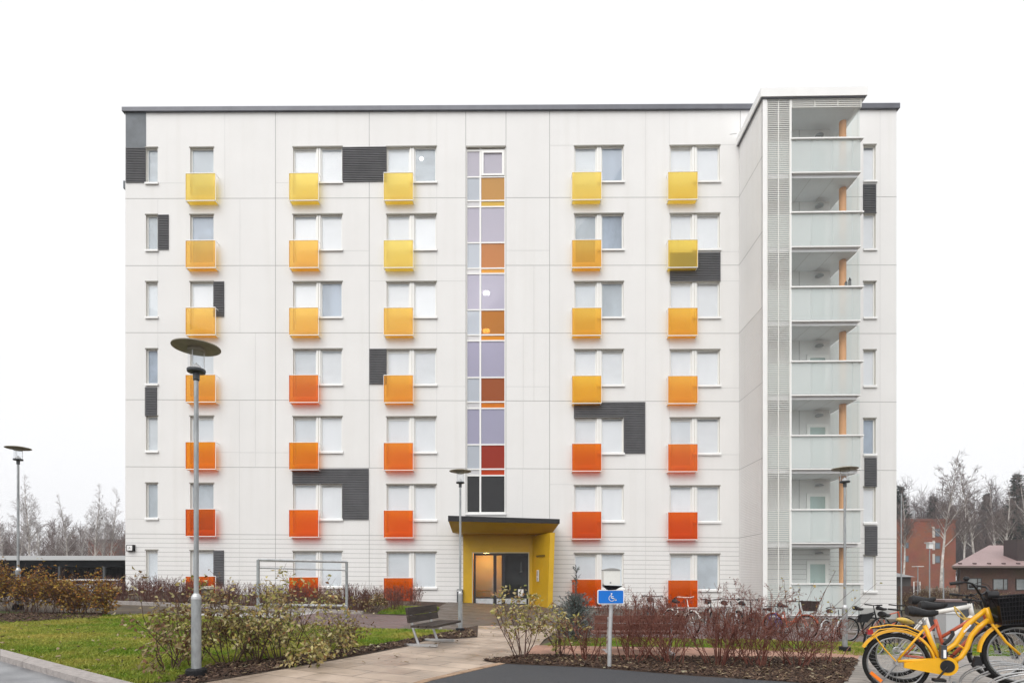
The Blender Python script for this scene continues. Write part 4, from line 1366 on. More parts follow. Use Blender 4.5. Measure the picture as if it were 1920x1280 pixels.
# yellow-leaved shrubs in the bark bed left of the path
GY = 'yellow leaved shrubs beside the slab path'
for i, (px, py, h, sp, n, leaf, lab, seed, kp) in enumerate([
        (357, 1252, .90, .58, 8, LFB, 'withered brown leaved shrub beside the foot of the large near lamp post', 31, 1.0),
        (318, 1258, .55, .7, 6, LFB, 'low withered brown shrub at the lawn left of the large near lamp post', 36, .8),
        (478, 1247, .80, .8, 9, LFY, 'spreading yellow leaved shrub between the open one and the tallest one', 37, .6),
        (652, 1221, .45, .9, 9, LFB, 'low reddish withered shrub at the bark edge left of the bench', 38, .5),
        (428, 1249, .92, .85, 9, LFY, 'yellow leaved open shrub just right of the large near lamp post', 32, .68),
        (530, 1243, 1.0, .8, 13, LFY, 'tallest and densest yellow leaved shrub, in front of the steel rack', 33, .72),
        (606, 1229, .68, .9, 11, LFY, 'small yellow leaved shrub right of the dense one, nearest the bench', 34, .72),
        (572, 1251, .30, .7, 5, LFY, 'very low yellow leaved sprig at the edge of the slab path', 35, .9)]):
    s = shrub('variegated_shrub', seed, n, h, sp, .10, 2, .0085, (4, 6), .8, 1, .062, .031, BARKD, leaf, droop=.65, keep=kp, jitter=.04, wob=.17)
    p = G(px, py); place(s, p.x, p.y, rnd.uniform(0, 6), 1, lab, 'shrub', GY)
for (px, py, h, sp, n, lab, seed, kp) in [(978, 1238, .84, .72, 10, 'pale yellow leaved shrub with fanned stems right of the slab path', 41, .95),
                                          (1052, 1236, .66, .62, 9, 'sparse yellow leaved shrub below the little blue spruce', 42, .8)]:
    s = shrub('variegated_shrub', seed, n, h, sp, .09, 2, .010, (3, 4), .6, 1, .075, .034, BARKB, LFY, droop=.5, keep=kp, jitter=.02)
    p = G(px, py); place(s, p.x, p.y, rnd.uniform(0, 6), 1, lab, 'shrub', GY)

# red-twig dogwoods on the right
GRD = 'leafless red twigged shrubs in the right bark bed'
RT = [(1100, 1240, .50, .7, 10, 51), (1185, 1242, 0.69, 0.88, 12, 52), (1262, 1246, 0.75, 0.94, 14, 53), (1345, 1250, 0.77, 0.94, 16, 54), (1420, 1252, 0.79, 0.92, 16, 55), (1492, 1252, 0.75, 0.94, 14, 56), (1545, 1246, 0.58, 0.94, 9, 57),
      (1230, 1236, 0.63, 0.94, 11, 58), (1385, 1240, 0.67, 0.94, 12, 59)]
RL = ['low leafless red twigged shrub left of the blue wheelchair sign', 'leafless red twigged shrub just right of the sign post', 'leafless red twigged shrub in front of the right end of the rear bench',
      'wide leafless red twigged shrub below the bicycle with white handlebars', 'tall dense red twigged shrub left of the louvre screen', 'leafless red twigged shrub below the wicker basket bicycle', 'thin leafless red twigged shrub at the right end of the bark bed',
      'leafless red twigged shrub standing close behind the middle of the rear bench', 'leafless red twigged shrub at the pink paving behind the tall dense one']
for (px, py, h, sp, n, seed), lab in zip(RT, RL):
    s = shrub('red_twig_shrub', seed, int(n * 1.2), h * 1.3, sp * .8, .18, 3, .009, (3, 6), .66, 1, .035, .02, BARKR, LFD, droop=.3, keep=.03, up=.035, wob=.15, minr=.0017, kidlen=.46)
    p = G(px, py); place(s, p.x, p.y, 0, 1, lab, 'shrub', GRD)
# long arching canes with last leaves at the right end
s = empty('arching_shrub'); p = G(1500, 1222)
g = Grow(61)
for (tx, ty) in ((1645, 1091), (1600, 1104), (1567, 1072), (1548, 1101), (1527, 1098), (1500, 1098), (1632, 1120), (1470, 1088)):
    e = at(tx, ty, p.y + g.r.uniform(-.5, .5)) - p
    q0 = Vector((g.r.uniform(-.08, .08), g.r.uniform(-.06, .06), -.03)); n_ = 7
    bow = Vector((-.05, 0, .10)) * g.r.uniform(-.6, 1)
    pts_ = [q0.lerp(e, i / n_) + bow * math.sin(math.pi * i / n_) + Vector((g.r.gauss(0, .012), 0, g.r.gauss(0, .012))) for i in range(n_ + 1)]
    for i in range(n_):
        g.P0.append(pts_[i][:]); g.P1.append(pts_[i + 1][:]); g.r0.append(.0075 - .0007 * i); g.r1.append(.0068 - .0007 * i)
        if i > 2 and g.r.random() < .5:
            g.branch(pts_[i], e.normalized() + Vector((g.r.gauss(0, .5), g.r.gauss(0, .5), .3)), g.r.uniform(.12, .3), .003, 3, 0, minr=.0022)
    g.tips.append((pts_[-1], e.normalized(), 0)); g.tips.append((pts_[-1], e.normalized(), 0))
V, F_ = g.mesh(); np_mesh('stems', V, F_, BARKB, s)
V, F_ = leaf_cloud([t for t in g.tips if g.r.random() < .6], 1, .06, .035, 66, .3, .02); np_mesh('leaves', V, F_, LFY, s)
place(s, p.x, p.y, 0, 1, 'shrub with long bare arching canes and a few yellow leaves below the glass balcony', 'shrub')

# dark stemmed shrubs in the bed along the facade
GB = 'leafless brown shrubs in the bed along the facade'
protos = []
BARKH = island_mat('bed_twig_bark', [(.075, .03, .026), (.14, .062, .05), (.20, .10, .08), (.10, .04, .034)], .7)
for k in range(4):
    protos.append(shrub('bed_shrub', 71 + k, 46, .95, .36, .36, 1, .008, (3, 5), .45, 1, .06, .045, BARKH, LFD, droop=.1, keep=.10, up=.04, wob=.07, minr=.004, kidlen=.4))
spots = [(-13.4, 18.2), (-12.3, 18.7), (-11.2, 18.2), (-10.2, 18.8), (-9.3, 18.2), (-8.3, 18.6), (-7.4, 18.0), (-6.5, 18.5), (-5.6, 17.8), (-4.9, 18.4), (-4.3, 17.6),
         (-12.8, 20.4), (-11.2, 20.6), (-9.6, 20.5), (-8.0, 20.6), (-6.3, 20.4), (-4.8, 20.6), (-13.9, 21.8), (-5.4, 22.6), (-7.6, 22.8), (-12.7, 17.7), (-10.7, 17.6), (-8.8, 17.7), (-7.0, 17.4), (-5.9, 19.3), (-9.0, 19.4), (-10.4, 19.6), (-3.9, 19.4), (-3.6, 22.4)]
spots = [(-13.7 + .62 * i, 17.55 + .28 * (i % 3)) for i in range(17)] + [(-13.3 + .95 * i, 19.0 + .5 * (i % 2)) for i in range(10)] + [(-14.0, 21.8), (-4.0, 20.9), (-5.2, 22.6), (-6.3, 21.5), (-3.8, 22.8)]
for i, (x, y) in enumerate(spots):
    o = protos[i] if i < 4 else copy_tree(protos[i % 4])
    place(o, x + rnd.uniform(-.2, .2), y, rnd.uniform(0, 6), rnd.uniform(.66, .84), 'leafless reddish brown shrub of upright stems in the bed along the white facade', 'shrub', GB)
# low tan leaved shrub beside the entrance lawn
s = shrub('tan_shrub', 91, 14, .55, .7, .25, 2, .006, (3, 4), .6, 1, .09, .05, BARKD, LFB, droop=.4, keep=.6, minr=.003)
place(s, -4.2, 17.1, 0, 1, 'low tan leaved shrub in front of the dark red balcony left of the entrance', 'shrub')
s = shrub('tan_shrub', 92, 14, .55, .7, .25, 2, .006, (3, 4), .6, 1, .09, .05, BARKD, LFB, droop=.4, keep=.6, minr=.003)
place(s, -5.3, 17.0, 0, 1, 'low tan leaved shrub behind the steel rack', 'shrub')
# brownish shrubs right of the entrance
for k, (x, y, h) in enumerate([(2.9, 17.6, .9), (3.9, 18.2, .85), (4.9, 18.0, .8)]):
    s = shrub('bed_shrub', 95 + k, 34, h, .4, .3, 2, .007, (2, 4), .45, 1, .06, .04, BARKR, LFD, droop=.1, keep=.06, minr=.004, kidlen=.4)
    place(s, x, y, 0, 1, ['leafless brown shrub right beside the yellow canopy wall', 'leafless brown shrub behind the little blue spruce', 'leafless brown shrub behind the blue wheelchair sign'][k], 'shrub')

# orange-brown hedge of separate bushes at far left
GO = 'orange brown bushes at the left edge'
OL = ['orange brown bush at the very left edge of the lawn', 'orange brown bush left of the thin distant lamp post', 'orange brown bush around the foot of the distant lamp post', 'orange brown bush right of the distant lamp post', 'orange brown bush next to the white slatted fence', 'small yellow leaved bush at the right end of the orange bushes']
for i, (x, y, h) in enumerate([(-12.6, 13.1, .92), (-11.8, 12.7, .90), (-11.0, 12.95, .92), (-10.3, 12.6, .90), (-9.7, 12.8, .78), (-9.15, 12.55, .6)]):
    s = shrub('orange_bush', 101 + i, 26, h, .5, .36, 2, .006, (4, 6), .6, 1, .065, .04, BARKB, LFO, droop=.2, keep=.55, wob=.14, minr=.003, jitter=.05)
    place(s, x, y, 0, 1, OL[i], 'bush', GO)

# ---- little blue spruce
NEED = island_mat('blue_needles', [(0.10, 0.125, 0.12), (0.19, 0.225, 0.215), (0.05, 0.07, 0.068), (0.28, 0.32, 0.31)], .7)
NEEG = island_mat('spruce_needles', [(0.020, 0.034, 0.026), (0.035, 0.055, 0.040), (0.012, 0.022, 0.018), (0.05, 0.07, 0.055)], .8)
BARKS = mat('spruce_bark', (0.07, 0.05, 0.04), .9, var=.3, scale=5)


def spruce(name, seed, h, rmax, whorls, per, mneed, needle, dens, droop=.25, minr=.004, squash=1.0, jz=0.0):
    rng = np.random.default_rng(seed); rr = random.Random(seed)
    root = empty(name)
    tk = MB(); tk.tube([(0, 0, -.1), (0, 0, h * .5), (0, 0, h)], [h * .014 + .01, h * .009 + .006, .004], 8); tk.build('trunk', BARKS, root)
    P0, P1, r0, r1, pts, dirs = [], [], [], [], [], []
    for w in range(whorls):
        t = (w + .5) / whorls
        z = h * (.06 + .9 * t ** 1.0) * squash
        L = rmax * (1 - t) ** (.85 if squash == 1 else .6) * rr.uniform(.8, 1.15) + h * .02
        a0 = rr.uniform(0, 6.28)
        for k in range(per):
            a = a0 + 6.283 * k / per + rr.uniform(-.2, .2)
            l = L * rr.uniform(.7, 1.12)
            p = np.array([0, 0, z + rr.uniform(-jz, jz)]); d = np.array([math.cos(a), math.sin(a), (.25 + .5 * t) * (1 if squash == 1 else 2.0)])
            ns = 5
            for i in range(ns):
                d2 = d / np.linalg.norm(d)
                q = p + d2 * l / ns
                P0.append(p); P1.append(q); r0.append(max(minr, l * .012 * (1 - i / ns))); r1.append(max(minr, l * .012 * (1 - (i + 1) / ns)))
                side = np.array([-math.sin(a), math.cos(a), 0])
                m = int(dens * l / ns * (1.2 - .12 * i)) + 2
                wd = l * .30 * (1 - i / ns * .75)
                for _ in range(m):
                    u = rng.random(); s_ = rng.uniform(-1, 1) * wd
                    pts.append(p + (q - p) * u + side * s_ + np.array([0, 0, -abs(s_) * .15 + rng.normal() * l * .02]))
                    dirs.append(d2 * .7 + side * np.sign(s_) * .7 + rng.normal(size=3) * .35)
                p = q
                d = d + np.array([0, 0, -droop * .3 + .12 * (i > 2)])
    # leader
    if squash < 1:
        for _ in range(16):
            z = h * rr.uniform(.58, .93); a = rr.uniform(0, 6.283); l = h * .10 * (1.25 - z / h)
            p = np.array([0, 0, z]); q = p + np.array([math.cos(a) * l, math.sin(a) * l, l * 1.5])
            P0.append(p); P1.append(q); r0.append(.004); r1.append(.002)
            for _k in range(7):
                pts.append(p + (q - p) * rng.random()); dirs.append((q - p) / l + rng.normal(size=3) * .6)
    for _ in range(int(dens * .25)):
        u = rng.random()
        pts.append(np.array([0, 0, h * (.9 + .1 * u if squash == 1 else .55 + .45 * u)])); dirs.append(np.array([rng.normal(), rng.normal(), 1.2]))
    V, F_ = prisms(P0, P1, r0, r1)
    np_mesh('branches', V, F_, BARKS, root)
    n = len(pts)
    V, F_ = leaves(np.array(pts), np.array(dirs), rng.uniform(.6, 1.3, n) * needle, rng.uniform(.5, 1, n) * needle * .28, rng, .1)
    np_mesh('crown', V, F_, mneed, root)
    return root


s = spruce('blue_spruce', 5, 1.45, .70, 9, 8, NEED, .06, 180, droop=.1, squash=.6)
p = G(1080, 1203); place(s, p.x, p.y, .4, 1, 'little blue spruce with bare leader right of the entrance', 'tree')

# ---- birches
BARKW = mat('birch_bark', (0.30, 0.27, 0.25), .8, col2=(0.74, 0.70, 0.66), scale=2.2, stretch=(1, 1, .9))
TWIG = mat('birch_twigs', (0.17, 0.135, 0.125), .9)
TWIGL = mat('birch_twigs_hazed', (0.36, 0.325, 0.315), .9)  # pale grey-brown twigs, lightened further to imitate haze


def birch(seed, h, twigm, forks=False, lean=.02, dense=1.0, low=.28):
    root = empty('birch_tree')
    rr = random.Random(seed)
    g = Grow(seed + 1)
    tk = MB()
    pts = []; p = Vector((0, 0, -.2)); d = Vector((rr.uniform(-lean, lean), rr.uniform(-lean, lean), 1))
    n = 12
    rads = []
    for i in range(n + 1):
        pts.append(p.copy()); rads.append(max(.012, h * .0105 * (1 - i / n) ** .8 + .006))
        d = (d + Vector((rr.gauss(0, .03), rr.gauss(0, .03), .03))).normalized()
        p = p + d * h / n
    tk.tube(pts, rads, 7)
    nb = int(46 * dense)
    limbs = []
    for i in range(nb):
        t = low + (1 - low) * (i + rr.random()) / nb
        f = t * n; k = min(n - 1, int(f)); q = pts[k].lerp(pts[k + 1], f - k)
        a = rr.uniform(0, 6.283)
        L = h * (.26 * (1 - t) + .06) * rr.uniform(.7, 1.15) * (1.5 if forks and rr.random() < .2 else 1)
        dd = Vector((math.cos(a), math.sin(a), 1.15 + .5 * t))
        if L > h * .12 and rr.random() < .8:
            # main limb: pale, part of the trunk mesh
            e = [q.copy()]; dl = dd.normalized(); qq = q.copy()
            for s_ in range(4):
                dl = (dl + Vector((rr.gauss(0, .08), rr.gauss(0, .08), .04))).normalized(); qq = qq + dl * L * .2; e.append(qq.copy())
            r0_ = rads[k] * .45
            tk.tube(e, [r0_, r0_ * .8, r0_ * .6, r0_ * .45, r0_ * .3], 5)
            for s_ in e[1:]:
                for _ in range(rr.randint(2, 3)):
                    a2 = rr.uniform(0, 6.283)
                    g.branch(s_, dl + Vector((math.cos(a2), math.sin(a2), .3)) * .8, L * rr.uniform(.25, .5), .018, 4, 2, .16, -.02, (2, 4), .5, .6, .4, .2, .009)
        else:
            g.branch(q, dd, L * .8, .02, 5, 2, .15, -.01, (3, 5), .5, .6, .4, .2, .009)
    for _ in range(3):
        g.branch(pts[-1], Vector((rr.gauss(0, .3), rr.gauss(0, .3), 1)), h * .09, .012, 4, 2, .15, 0, (2, 4), .6, .5, .4, .2, .009)
    tk.build('trunk', BARKW, root)
    V, F_ = g.mesh()
    np_mesh('crown', V, F_, twigm, root)
    return root


def baseloc(px, Y):
    x = (px - CX) / F * Y
    return x, Y


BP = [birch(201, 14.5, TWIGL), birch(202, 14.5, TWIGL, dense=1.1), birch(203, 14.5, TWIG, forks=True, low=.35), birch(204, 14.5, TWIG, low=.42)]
GBL = 'hazy bare birches behind the carport'
for o in BP:
    o.location = (0, 0, -50)
used = set()


def put_birch(k, px, Y, top, label, group):
    o = BP[k] if k not in used else copy_tree(BP[k])
    used.add(k)
    x, y = baseloc(px, Y)
    hgt = EYE + (HY - top) / F * Y - gz(x)
    place(o, x, y, rnd.uniform(0, 6.28), hgt / 14.5, label, 'tree', group)


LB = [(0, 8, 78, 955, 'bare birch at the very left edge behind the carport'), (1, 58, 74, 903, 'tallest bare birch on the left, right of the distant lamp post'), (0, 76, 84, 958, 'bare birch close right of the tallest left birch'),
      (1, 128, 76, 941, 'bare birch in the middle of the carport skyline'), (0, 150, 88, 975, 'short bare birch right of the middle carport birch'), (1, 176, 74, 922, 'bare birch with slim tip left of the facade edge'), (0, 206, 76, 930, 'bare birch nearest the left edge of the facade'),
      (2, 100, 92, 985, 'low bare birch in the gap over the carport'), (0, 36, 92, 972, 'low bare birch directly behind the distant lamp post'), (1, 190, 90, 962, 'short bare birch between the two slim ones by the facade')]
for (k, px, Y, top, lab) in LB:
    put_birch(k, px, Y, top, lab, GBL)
RBI = [(3, 1693, 72, 922, 'slim white birch right at the edge of the white building'), (2, 1764, 74, 862, 'tall forked white birch before the red brick block'), (3, 1806, 82, 915, 'white birch with broken side limbs right of the brick block'),
       (2, 1830, 84, 868, 'tall white birch in the middle of the right wood'), (3, 1887, 78, 915, 'white birch left of the dark spruce'), (2, 1940, 80, 890, 'white birch at the right picture edge'), (3, 1862, 95, 905, 'thin pale birch deep in the right wood')]
for (k, px, Y, top, lab) in RBI:
    put_birch(k, px, Y, top, lab, 'white trunked birches right of the building')

# spruces in the right wood
SP = [(1906, 105, 882, 'tall dark spruce above the low brick house'), (1688, 120, 905, 'dark spruce peeping out beside the white building'), (1749, 128, 925, 'dark spruce behind the red brick block'), (1850, 132, 920, 'dark spruce behind the middle birches'), (1935, 120, 858, 'dark spruce at the right picture edge')]
sp0 = spruce('spruce_tree', 301, 22, 3.6, 30, 8, NEEG, .55, 26, droop=.5, minr=.02, jz=.6)
for i, (px, Y, top, lab) in enumerate(SP):
    o = sp0 if i == 0 else copy_tree(sp0)
    x, y = baseloc(px, Y)
    place(o, x, y, i * 1.3, (EYE + (HY - top) / F * Y - gz(x)) / 22.0, lab, 'tree', 'dark spruces in the right wood')


# far woods that read as one mass
def woodland(x0, x1, y0, y1, hmin, hmax, n, seed, m, label, twn=70):
    rng = np.random.default_rng(seed)
    P0, P1, r0, r1 = [], [], [], []
    for _ in range(n):
        x = rng.uniform(x0, x1); y = rng.uniform(y0, y1); h = rng.uniform(hmin, hmax)
        z = gz(x)
        P0.append((x, y, z)); P1.append((x + rng.normal() * .4, y, z + h)); r0.append(.16); r1.append(.02)
        w = h * .16
        t = rng.uniform(.12, 1, twn)
        sp = w * (1.1 - t * .85)
        a = rng.uniform(0, 6.283, twn)
        for i in range(twn):
            b = np.array([x + np.cos(a[i]) * sp[i] * .2, y, z + h * t[i] * .93])
            e = b + np.array([np.cos(a[i]) * sp[i], np.sin(a[i]) * sp[i], abs(rng.normal()) * sp[i] * .9 + .3])
            P0.append(b); P1.append(e); r0.append(.035); r1.append(.014)
            for _k in range(3):
                f = b + (e - b) * rng.uniform(.3, 1)
                P0.append(f); P1.append(f + rng.normal(size=3) * np.array([.6, .6, .6]) + np.array([0, 0, .35])); r0.append(.02); r1.append(.01)
    V, F_ = prisms(P0, P1, r0, r1)
    return tag(np_mesh('woodland', V, F_, m), label, kind='stuff')


WB = mat('wood_brown', (0.15, 0.11, 0.10), .95, col2=(0.22, 0.165, 0.15), scale=.15)  # brown lightened to stand in for distance haze
WD = mat('wood_dark', (0.085, 0.066, 0.064), .95, col2=(0.14, 0.105, 0.10), scale=.12)  # dark wood tone, also lightened in place of haze
woodland(-135, -62, 95, 125, 6, 11, 200, 401, WB, 'hazy brown thicket behind the carport')
woodland(70, 165, 122, 160, 17, 24, 300, 402, WD, 'dark bare wood rising behind the brick houses', 90)
woodland(92, 150, 106, 120, 9, 16, 130, 403, WB, 'brown bare thicket behind the low brick house', 60)
# bank of undergrowth at far right
hb = shrub('bank_shrub', 450, 60, 1.3, .7, 1.0, 2, .012, (3, 5), .6, 1, .1, .05, BARKB, LFB, droop=.2, keep=.3, minr=.007)
GH = 'brown bushes on the bank right of the building'
for i, (px, Y) in enumerate([(1700, 30), (1725, 33), (1752, 30), (1785, 33), (1700, 38), (1740, 40), (1812, 36), (1850, 34), (1900, 36)]):
    o = hb if i == 0 else copy_tree(hb)
    x, y = baseloc(px, Y); place(o, x, y, i * 1.1, rnd.uniform(.55, .85), 'low brown bush on the bank between the white building and the low brick house', 'bush', GH)
# ================================================================== LAMP POSTS
SHADE = mat('lamp_shade', (0.34, 0.32, 0.26), .5, metal=.2, var=.15, scale=6)


def lamp_post(x, y, H, label):
    t = empty('street_lamp', (x, y, gz(x)))
    tag(t, label, 'street lamp', 'grey disc topped lamp posts')
    k = H / 3.51
    q = MB(); q.lathe([(.048 * k, .05), (.048 * k, .83 * k), (.044 * k, .85 * k), (.026 * k, .885 * k), (.024 * k, .90 * k), (.022 * k, 3.1 * k), (.022 * k, 3.14 * k)], 20); q.build('pole', M['galv'], t, smooth=False)
    q = MB(); q.lathe([(.049 * k, .825 * k), (.050 * k, .83 * k), (.047 * k, .855 * k), (.0275 * k, .888 * k)], 20, close=False); q.build('collar', M['galvlight'], t)
    q = MB(); q.lathe([(.10 * k, -.06), (.10 * k, 0.0), (.10 * k, .095 * k), (.092 * k, .11 * k), (.05 * k, .112 * k)], 24); q.build('base_ring', M['black'], t)
    q = MB(); q.lathe([(.028 * k, 3.10 * k), (.032 * k, 3.11 * k), (.032 * k, 3.175 * k), (.086 * k, 3.185 * k), (.09 * k, 3.2 * k), (.088 * k, 3.215 * k), (.02, 3.22 * k)], 24); q.build('lamp_base', mat('lamp_dark', (.06, .065, .07), .45, metal=.3), t)
    q = MB(); q.lathe([(.048 * k, 3.217 * k), (.044 * k, 3.25 * k), (.012 * k, 3.275 * k), (.002, 3.29 * k)], 16); q.build('reflector', M['white'], t)
    q = MB(); q.lathe([(.078 * k, 3.218 * k), (.078 * k, 3.40 * k)], 28, close=False); q.build('glass_cylinder', M['clear'], t)
    for j in range(3):
        a = j * 2.094 + .5
        q = MB(); q.tube([(.072 * k * math.cos(a), .072 * k * math.sin(a), 3.217 * k), (.072 * k * math.cos(a), .072 * k * math.sin(a), 3.43 * k)], .004 * k, 6); q.build('rod', M['alu'], t)
    q = MB(); q.lathe([(.075 * k, 3.395 * k), (.084 * k, 3.40 * k), (.082 * k, 3.43 * k), (.22 * k, 3.435 * k), (.232 * k, 3.44 * k), (.232 * k, 3.448 * k), (.12 * k, 3.475 * k), (.03 * k, 3.49 * k)], 48); q.build('lamp_shade', SHADE, t)
    return t


for (px, py, top, lab) in [(368, 1272, 643, 'large near lamp post with broad disc shade in front of the left facade'), (863, 1186, 879, 'lamp post with disc shade beside the yellow entrance'),
                           (1584, 1222, 874, 'lamp post with disc shade before the glass balconies'), (34, 1142, 836, 'lamp post with disc shade among the orange bushes at the left edge')]:
    p = G(px, py)
    H = (EYE + (HY - top) / F * p.y - p.z)
    lamp_post(p.x, p.y, H / (3.49 / 3.51), lab)

# ================================================================== BENCHES
WOODB = mat('bench_boards', (0.040, 0.032, 0.028), .75, col2=(0.075, 0.06, 0.052), scale=3, stretch=(1, 8, 8), bump=.2, spec=.2)
WOODR = mat('bench_boards_red', (0.13, 0.05, 0.035), .6, col2=(0.21, 0.10, 0.075), scale=3, stretch=(1, 8, 8), bump=.2)


def bench(loc, rz, L, label, wood):
    """seat faces -y in its own frame; x is the long axis"""
    t = empty('park_bench', loc, rz)
    tag(t, label, 'bench')
    q = MB()
    for (z0, z1, y) in ((.385, .495, -.045), (.505, .625, -.025)):
        q.hexa([(-L / 2, y, z0), (L / 2, y, z0), (L / 2, y + .035, z0), (-L / 2, y + .035, z0)], [(-L / 2, y + .02, z1), (L / 2, y + .02, z1), (L / 2, y + .055, z1), (-L / 2, y + .055, z1)])
    q.build('backrest', wood, t)
    q = MB()
    for j in range(3):
        y0 = -.06 - j * .14
        q.box(-L / 2, L / 2, y0 - .125, y0, .315, .35)
    q.build('seat', wood, t)
    for sx in (-1, 1):
        x = sx * (L / 2 - .22)
        q = MB()
        q.tube([(x, -.10, .03), (x, -.0, .3), (x, .04, .60)], .022, 8)
        q.box(x - .02, x + .02, -.50, -.02, .285, .313)
        q.build('leg', M['galvlight'], t)
        q = MB(); q.box(x - .035, x + .035, -.42, .14, .0, .035); q.build('foot', M['galvlight'], t)
    return t


pb = Vector((-1.50, 9.65, 0)); bench((pb.x, pb.y, gz(pb.x) + .02), R(76), 1.25, 'dark wooden bench with steel feet beside the slab path, facing right', WOODB)
pc = Vector((2.05, 9.25, 0)); bench((pc.x, pc.y, gz(pc.x) + .02), R(180), 1.45, 'reddish wooden bench seen from behind through the red twigs', WOODR)

# ================================================================== CARPET RACK
pa, pb_ = G(484, 1171), G(650, 1165)
zr1 = at(484, 1049, pa.y).z; zr2 = at(650, 1052.5, pb_.y).z
t = empty('carpet_rack', (pa.x, pa.y, pa.z)); tag(t, 'tall galvanised steel carpet airing rack standing behind the yellow leaved shrubs', 'rack')
o_ = Vector((pa.x, pa.y, pa.z))
dv = Vector((pb_.x, pb_.y, pb_.z)) - o_
for (f, zt) in ((0, zr1), (1, zr2)):
    b = dv * f
    q = MB(); q.tube([(b.x, b.y, b.z - .1), (b.x, b.y, zt - o_.z)], .032, 10); q.build('post', M['galv'], t)
for (p0, p1, r) in ((1049, 1052.5, .03), (1064, 1068.5, .016), (1133, 1135.5, .035)):
    za, zb = at(484, p0, pa.y).z - o_.z, at(650, p1, pb_.y).z - o_.z
    q = MB(); q.tube([(0, 0, za), (dv.x, dv.y, zb)], r, 10); q.build('rail', M['galvlight'], t)

# ================================================================== DISABLED PARKING SIGN WITH SOCKET BOX
BLUE = mat('sign_blue', (0.0, 0.16, 0.62), .35)
p = G(1142, 1255); Y = p.y
t = empty('parking_post', (p.x, p.y, p.z)); tag(t, 'steel post with blue wheelchair sign and white socket box on top', 'sign post')
def L3(px, py, dy=0.0):
    v = at(px, py, Y + dy) - Vector((p.x, p.y, p.z)); return v
top = L3(1147.5, 1100)
q = MB(); q.tube([(0, 0, -.1), L3(1143.5, 1190), L3(1146, 1132), top], .027, 14); q.build('pole', M['galvlight'], t)
q = MB()
a, c = L3(1120.2, 1132, -.045), L3(1170.3, 1104.8, -.045)
def rrect(q, x0, x1, z0, z1, y0, y1, r, mi=0, n=5):
    pts = []
    for (cx, cz, s) in ((x1 - r, z1 - r, 0), (x0 + r, z1 - r, 90), (x0 + r, z0 + r, 180), (x1 - r, z0 + r, 270)):
        for i in range(n + 1):
            w = R(s + 90 * i / n); pts.append((cx + r * math.cos(w), cz + r * math.sin(w)))
    q.hexa([(x, y1, z) for x, z in pts], [(x, y0, z) for x, z in pts], mi)
rrect(q, a.x, c.x, a.z, c.z, a.y, a.y + .012, .022)
sg = q.build('sign_panel', M['white'], t)
q = MB(); b_ = .012; rrect(q, a.x + b_, c.x - b_, a.z + b_, c.z - b_, a.y - .004, a.y - .0005, .014); q.build('blue_field', BLUE, sg)
# wheelchair figure, drawn in units of the field height
q = MB(); hgt = (c.z - a.z); ux = hgt / 24.0
ox, oz = (a.x + c.x) / 2, a.z
def S(px, pz): return Vector((ox + (px - 600) / 4.92 / 25.4 * hgt, a.y - .006, oz + (545 - pz) / 4.92 / 25.4 * hgt))
def stroke(pts, w, z=0.0):
    for i in range(len(pts) - 1):
        A, B = pts[i], pts[i + 1]; d = (B - A).normalized(); n_ = Vector((-d.z, 0, d.x)) * w / 2; e = d * w * .25
        A2, B2 = A - e, B + e
        q.hexa([A2 - n_, B2 - n_, B2 + n_, A2 + n_], [v + Vector((0, .0015 + z, 0)) for v in (A2 - n_, B2 - n_, B2 + n_, A2 + n_)])
w_ = hgt * .055
hd = S(606, 455); q.lathe([(0.0001, -.001), (hgt * .05, -.001), (hgt * .05, .001), (.0001, .001)], 14, (0, 0, 0), close=False)
nv = 14 * 4
for i in range(len(q.v) - nv, len(q.v)):
    x, y, z = q.v[i]; q.v[i] = (hd.x + x, hd.y + z + .0005, hd.z + y)
stroke([S(603, 464), S(604, 492), S(628, 494), S(638, 512), S(648, 508)], w_)
stroke([S(604, 478), S(622, 479)], w_ * .7, .0003)
ring = []
for i in range(15):
    w = R(105 + i * 255 / 14); ring.append(S(608 + 25 * math.cos(w), 493 - 25 * math.sin(w)))
stroke(ring, w_ * .8, .0006)
q.build('wheelchair_symbol', M['white'], sg)
# box: white cover over a dark underside
bx0, bx1 = L3(1130, 1090, -.0).x, L3(1160.5, 1090).x
bz0, bz1 = L3(1145, 1096).z, L3(1145, 1068).z
q = MB(); rrect(q, bx0, bx1, bz0, bz1, -.09, .09, .02); sb = q.build('socket_box', mat('box_cream', (.74, .74, .70), .5, var=.04, scale=4), t)
q = MB()
n = 10; arc = [(bx0 - .004 + (bx1 - bx0 + .008) * i / n, bz1 + .002 + .022 * math.sin(math.pi * i / n)) for i in range(n + 1)]
for i in range(n):
    q.hexa([(arc[i][0], -.10, bz1 - .004), (arc[i + 1][0], -.10, bz1 - .004), (arc[i + 1][0], .10, bz1 - .004), (arc[i][0], .10, bz1 - .004)],
           [(arc[i][0], -.10, arc[i][1]), (arc[i + 1][0], -.10, arc[i + 1][1]), (arc[i + 1][0], .10, arc[i + 1][1]), (arc[i][0], .10, arc[i][1])])
q.build('lid', mat('box_lid', (.30, .30, .29), .5), sb)
q = MB(); q.hexa([(bx0 + .07, -.04, bz0 - .075), (bx1 - .06, -.04, bz0 - .07), (bx1 - .06, .04, bz0 - .07), (bx0 + .07, .04, bz0 - .075)], [(bx0 + .0, -.085, bz0 - .002), (bx1 + .035, -.085, bz0 - .012), (bx1 + .035, .085, bz0 - .012), (bx0 + .0, .085, bz0 - .002)])
q.build('socket_tray', M['black'], sb)
q = MB(); lk = L3(1142.5, 1091.5); q.lathe([(.0, 0), (.011, 0), (.011, .006), (.0, .006)], 12, close=False)
for i in range(len(q.v)):
    x, y, z = q.v[i]; q.v[i] = (lk.x + x, -.0905 - z, lk.z + y)
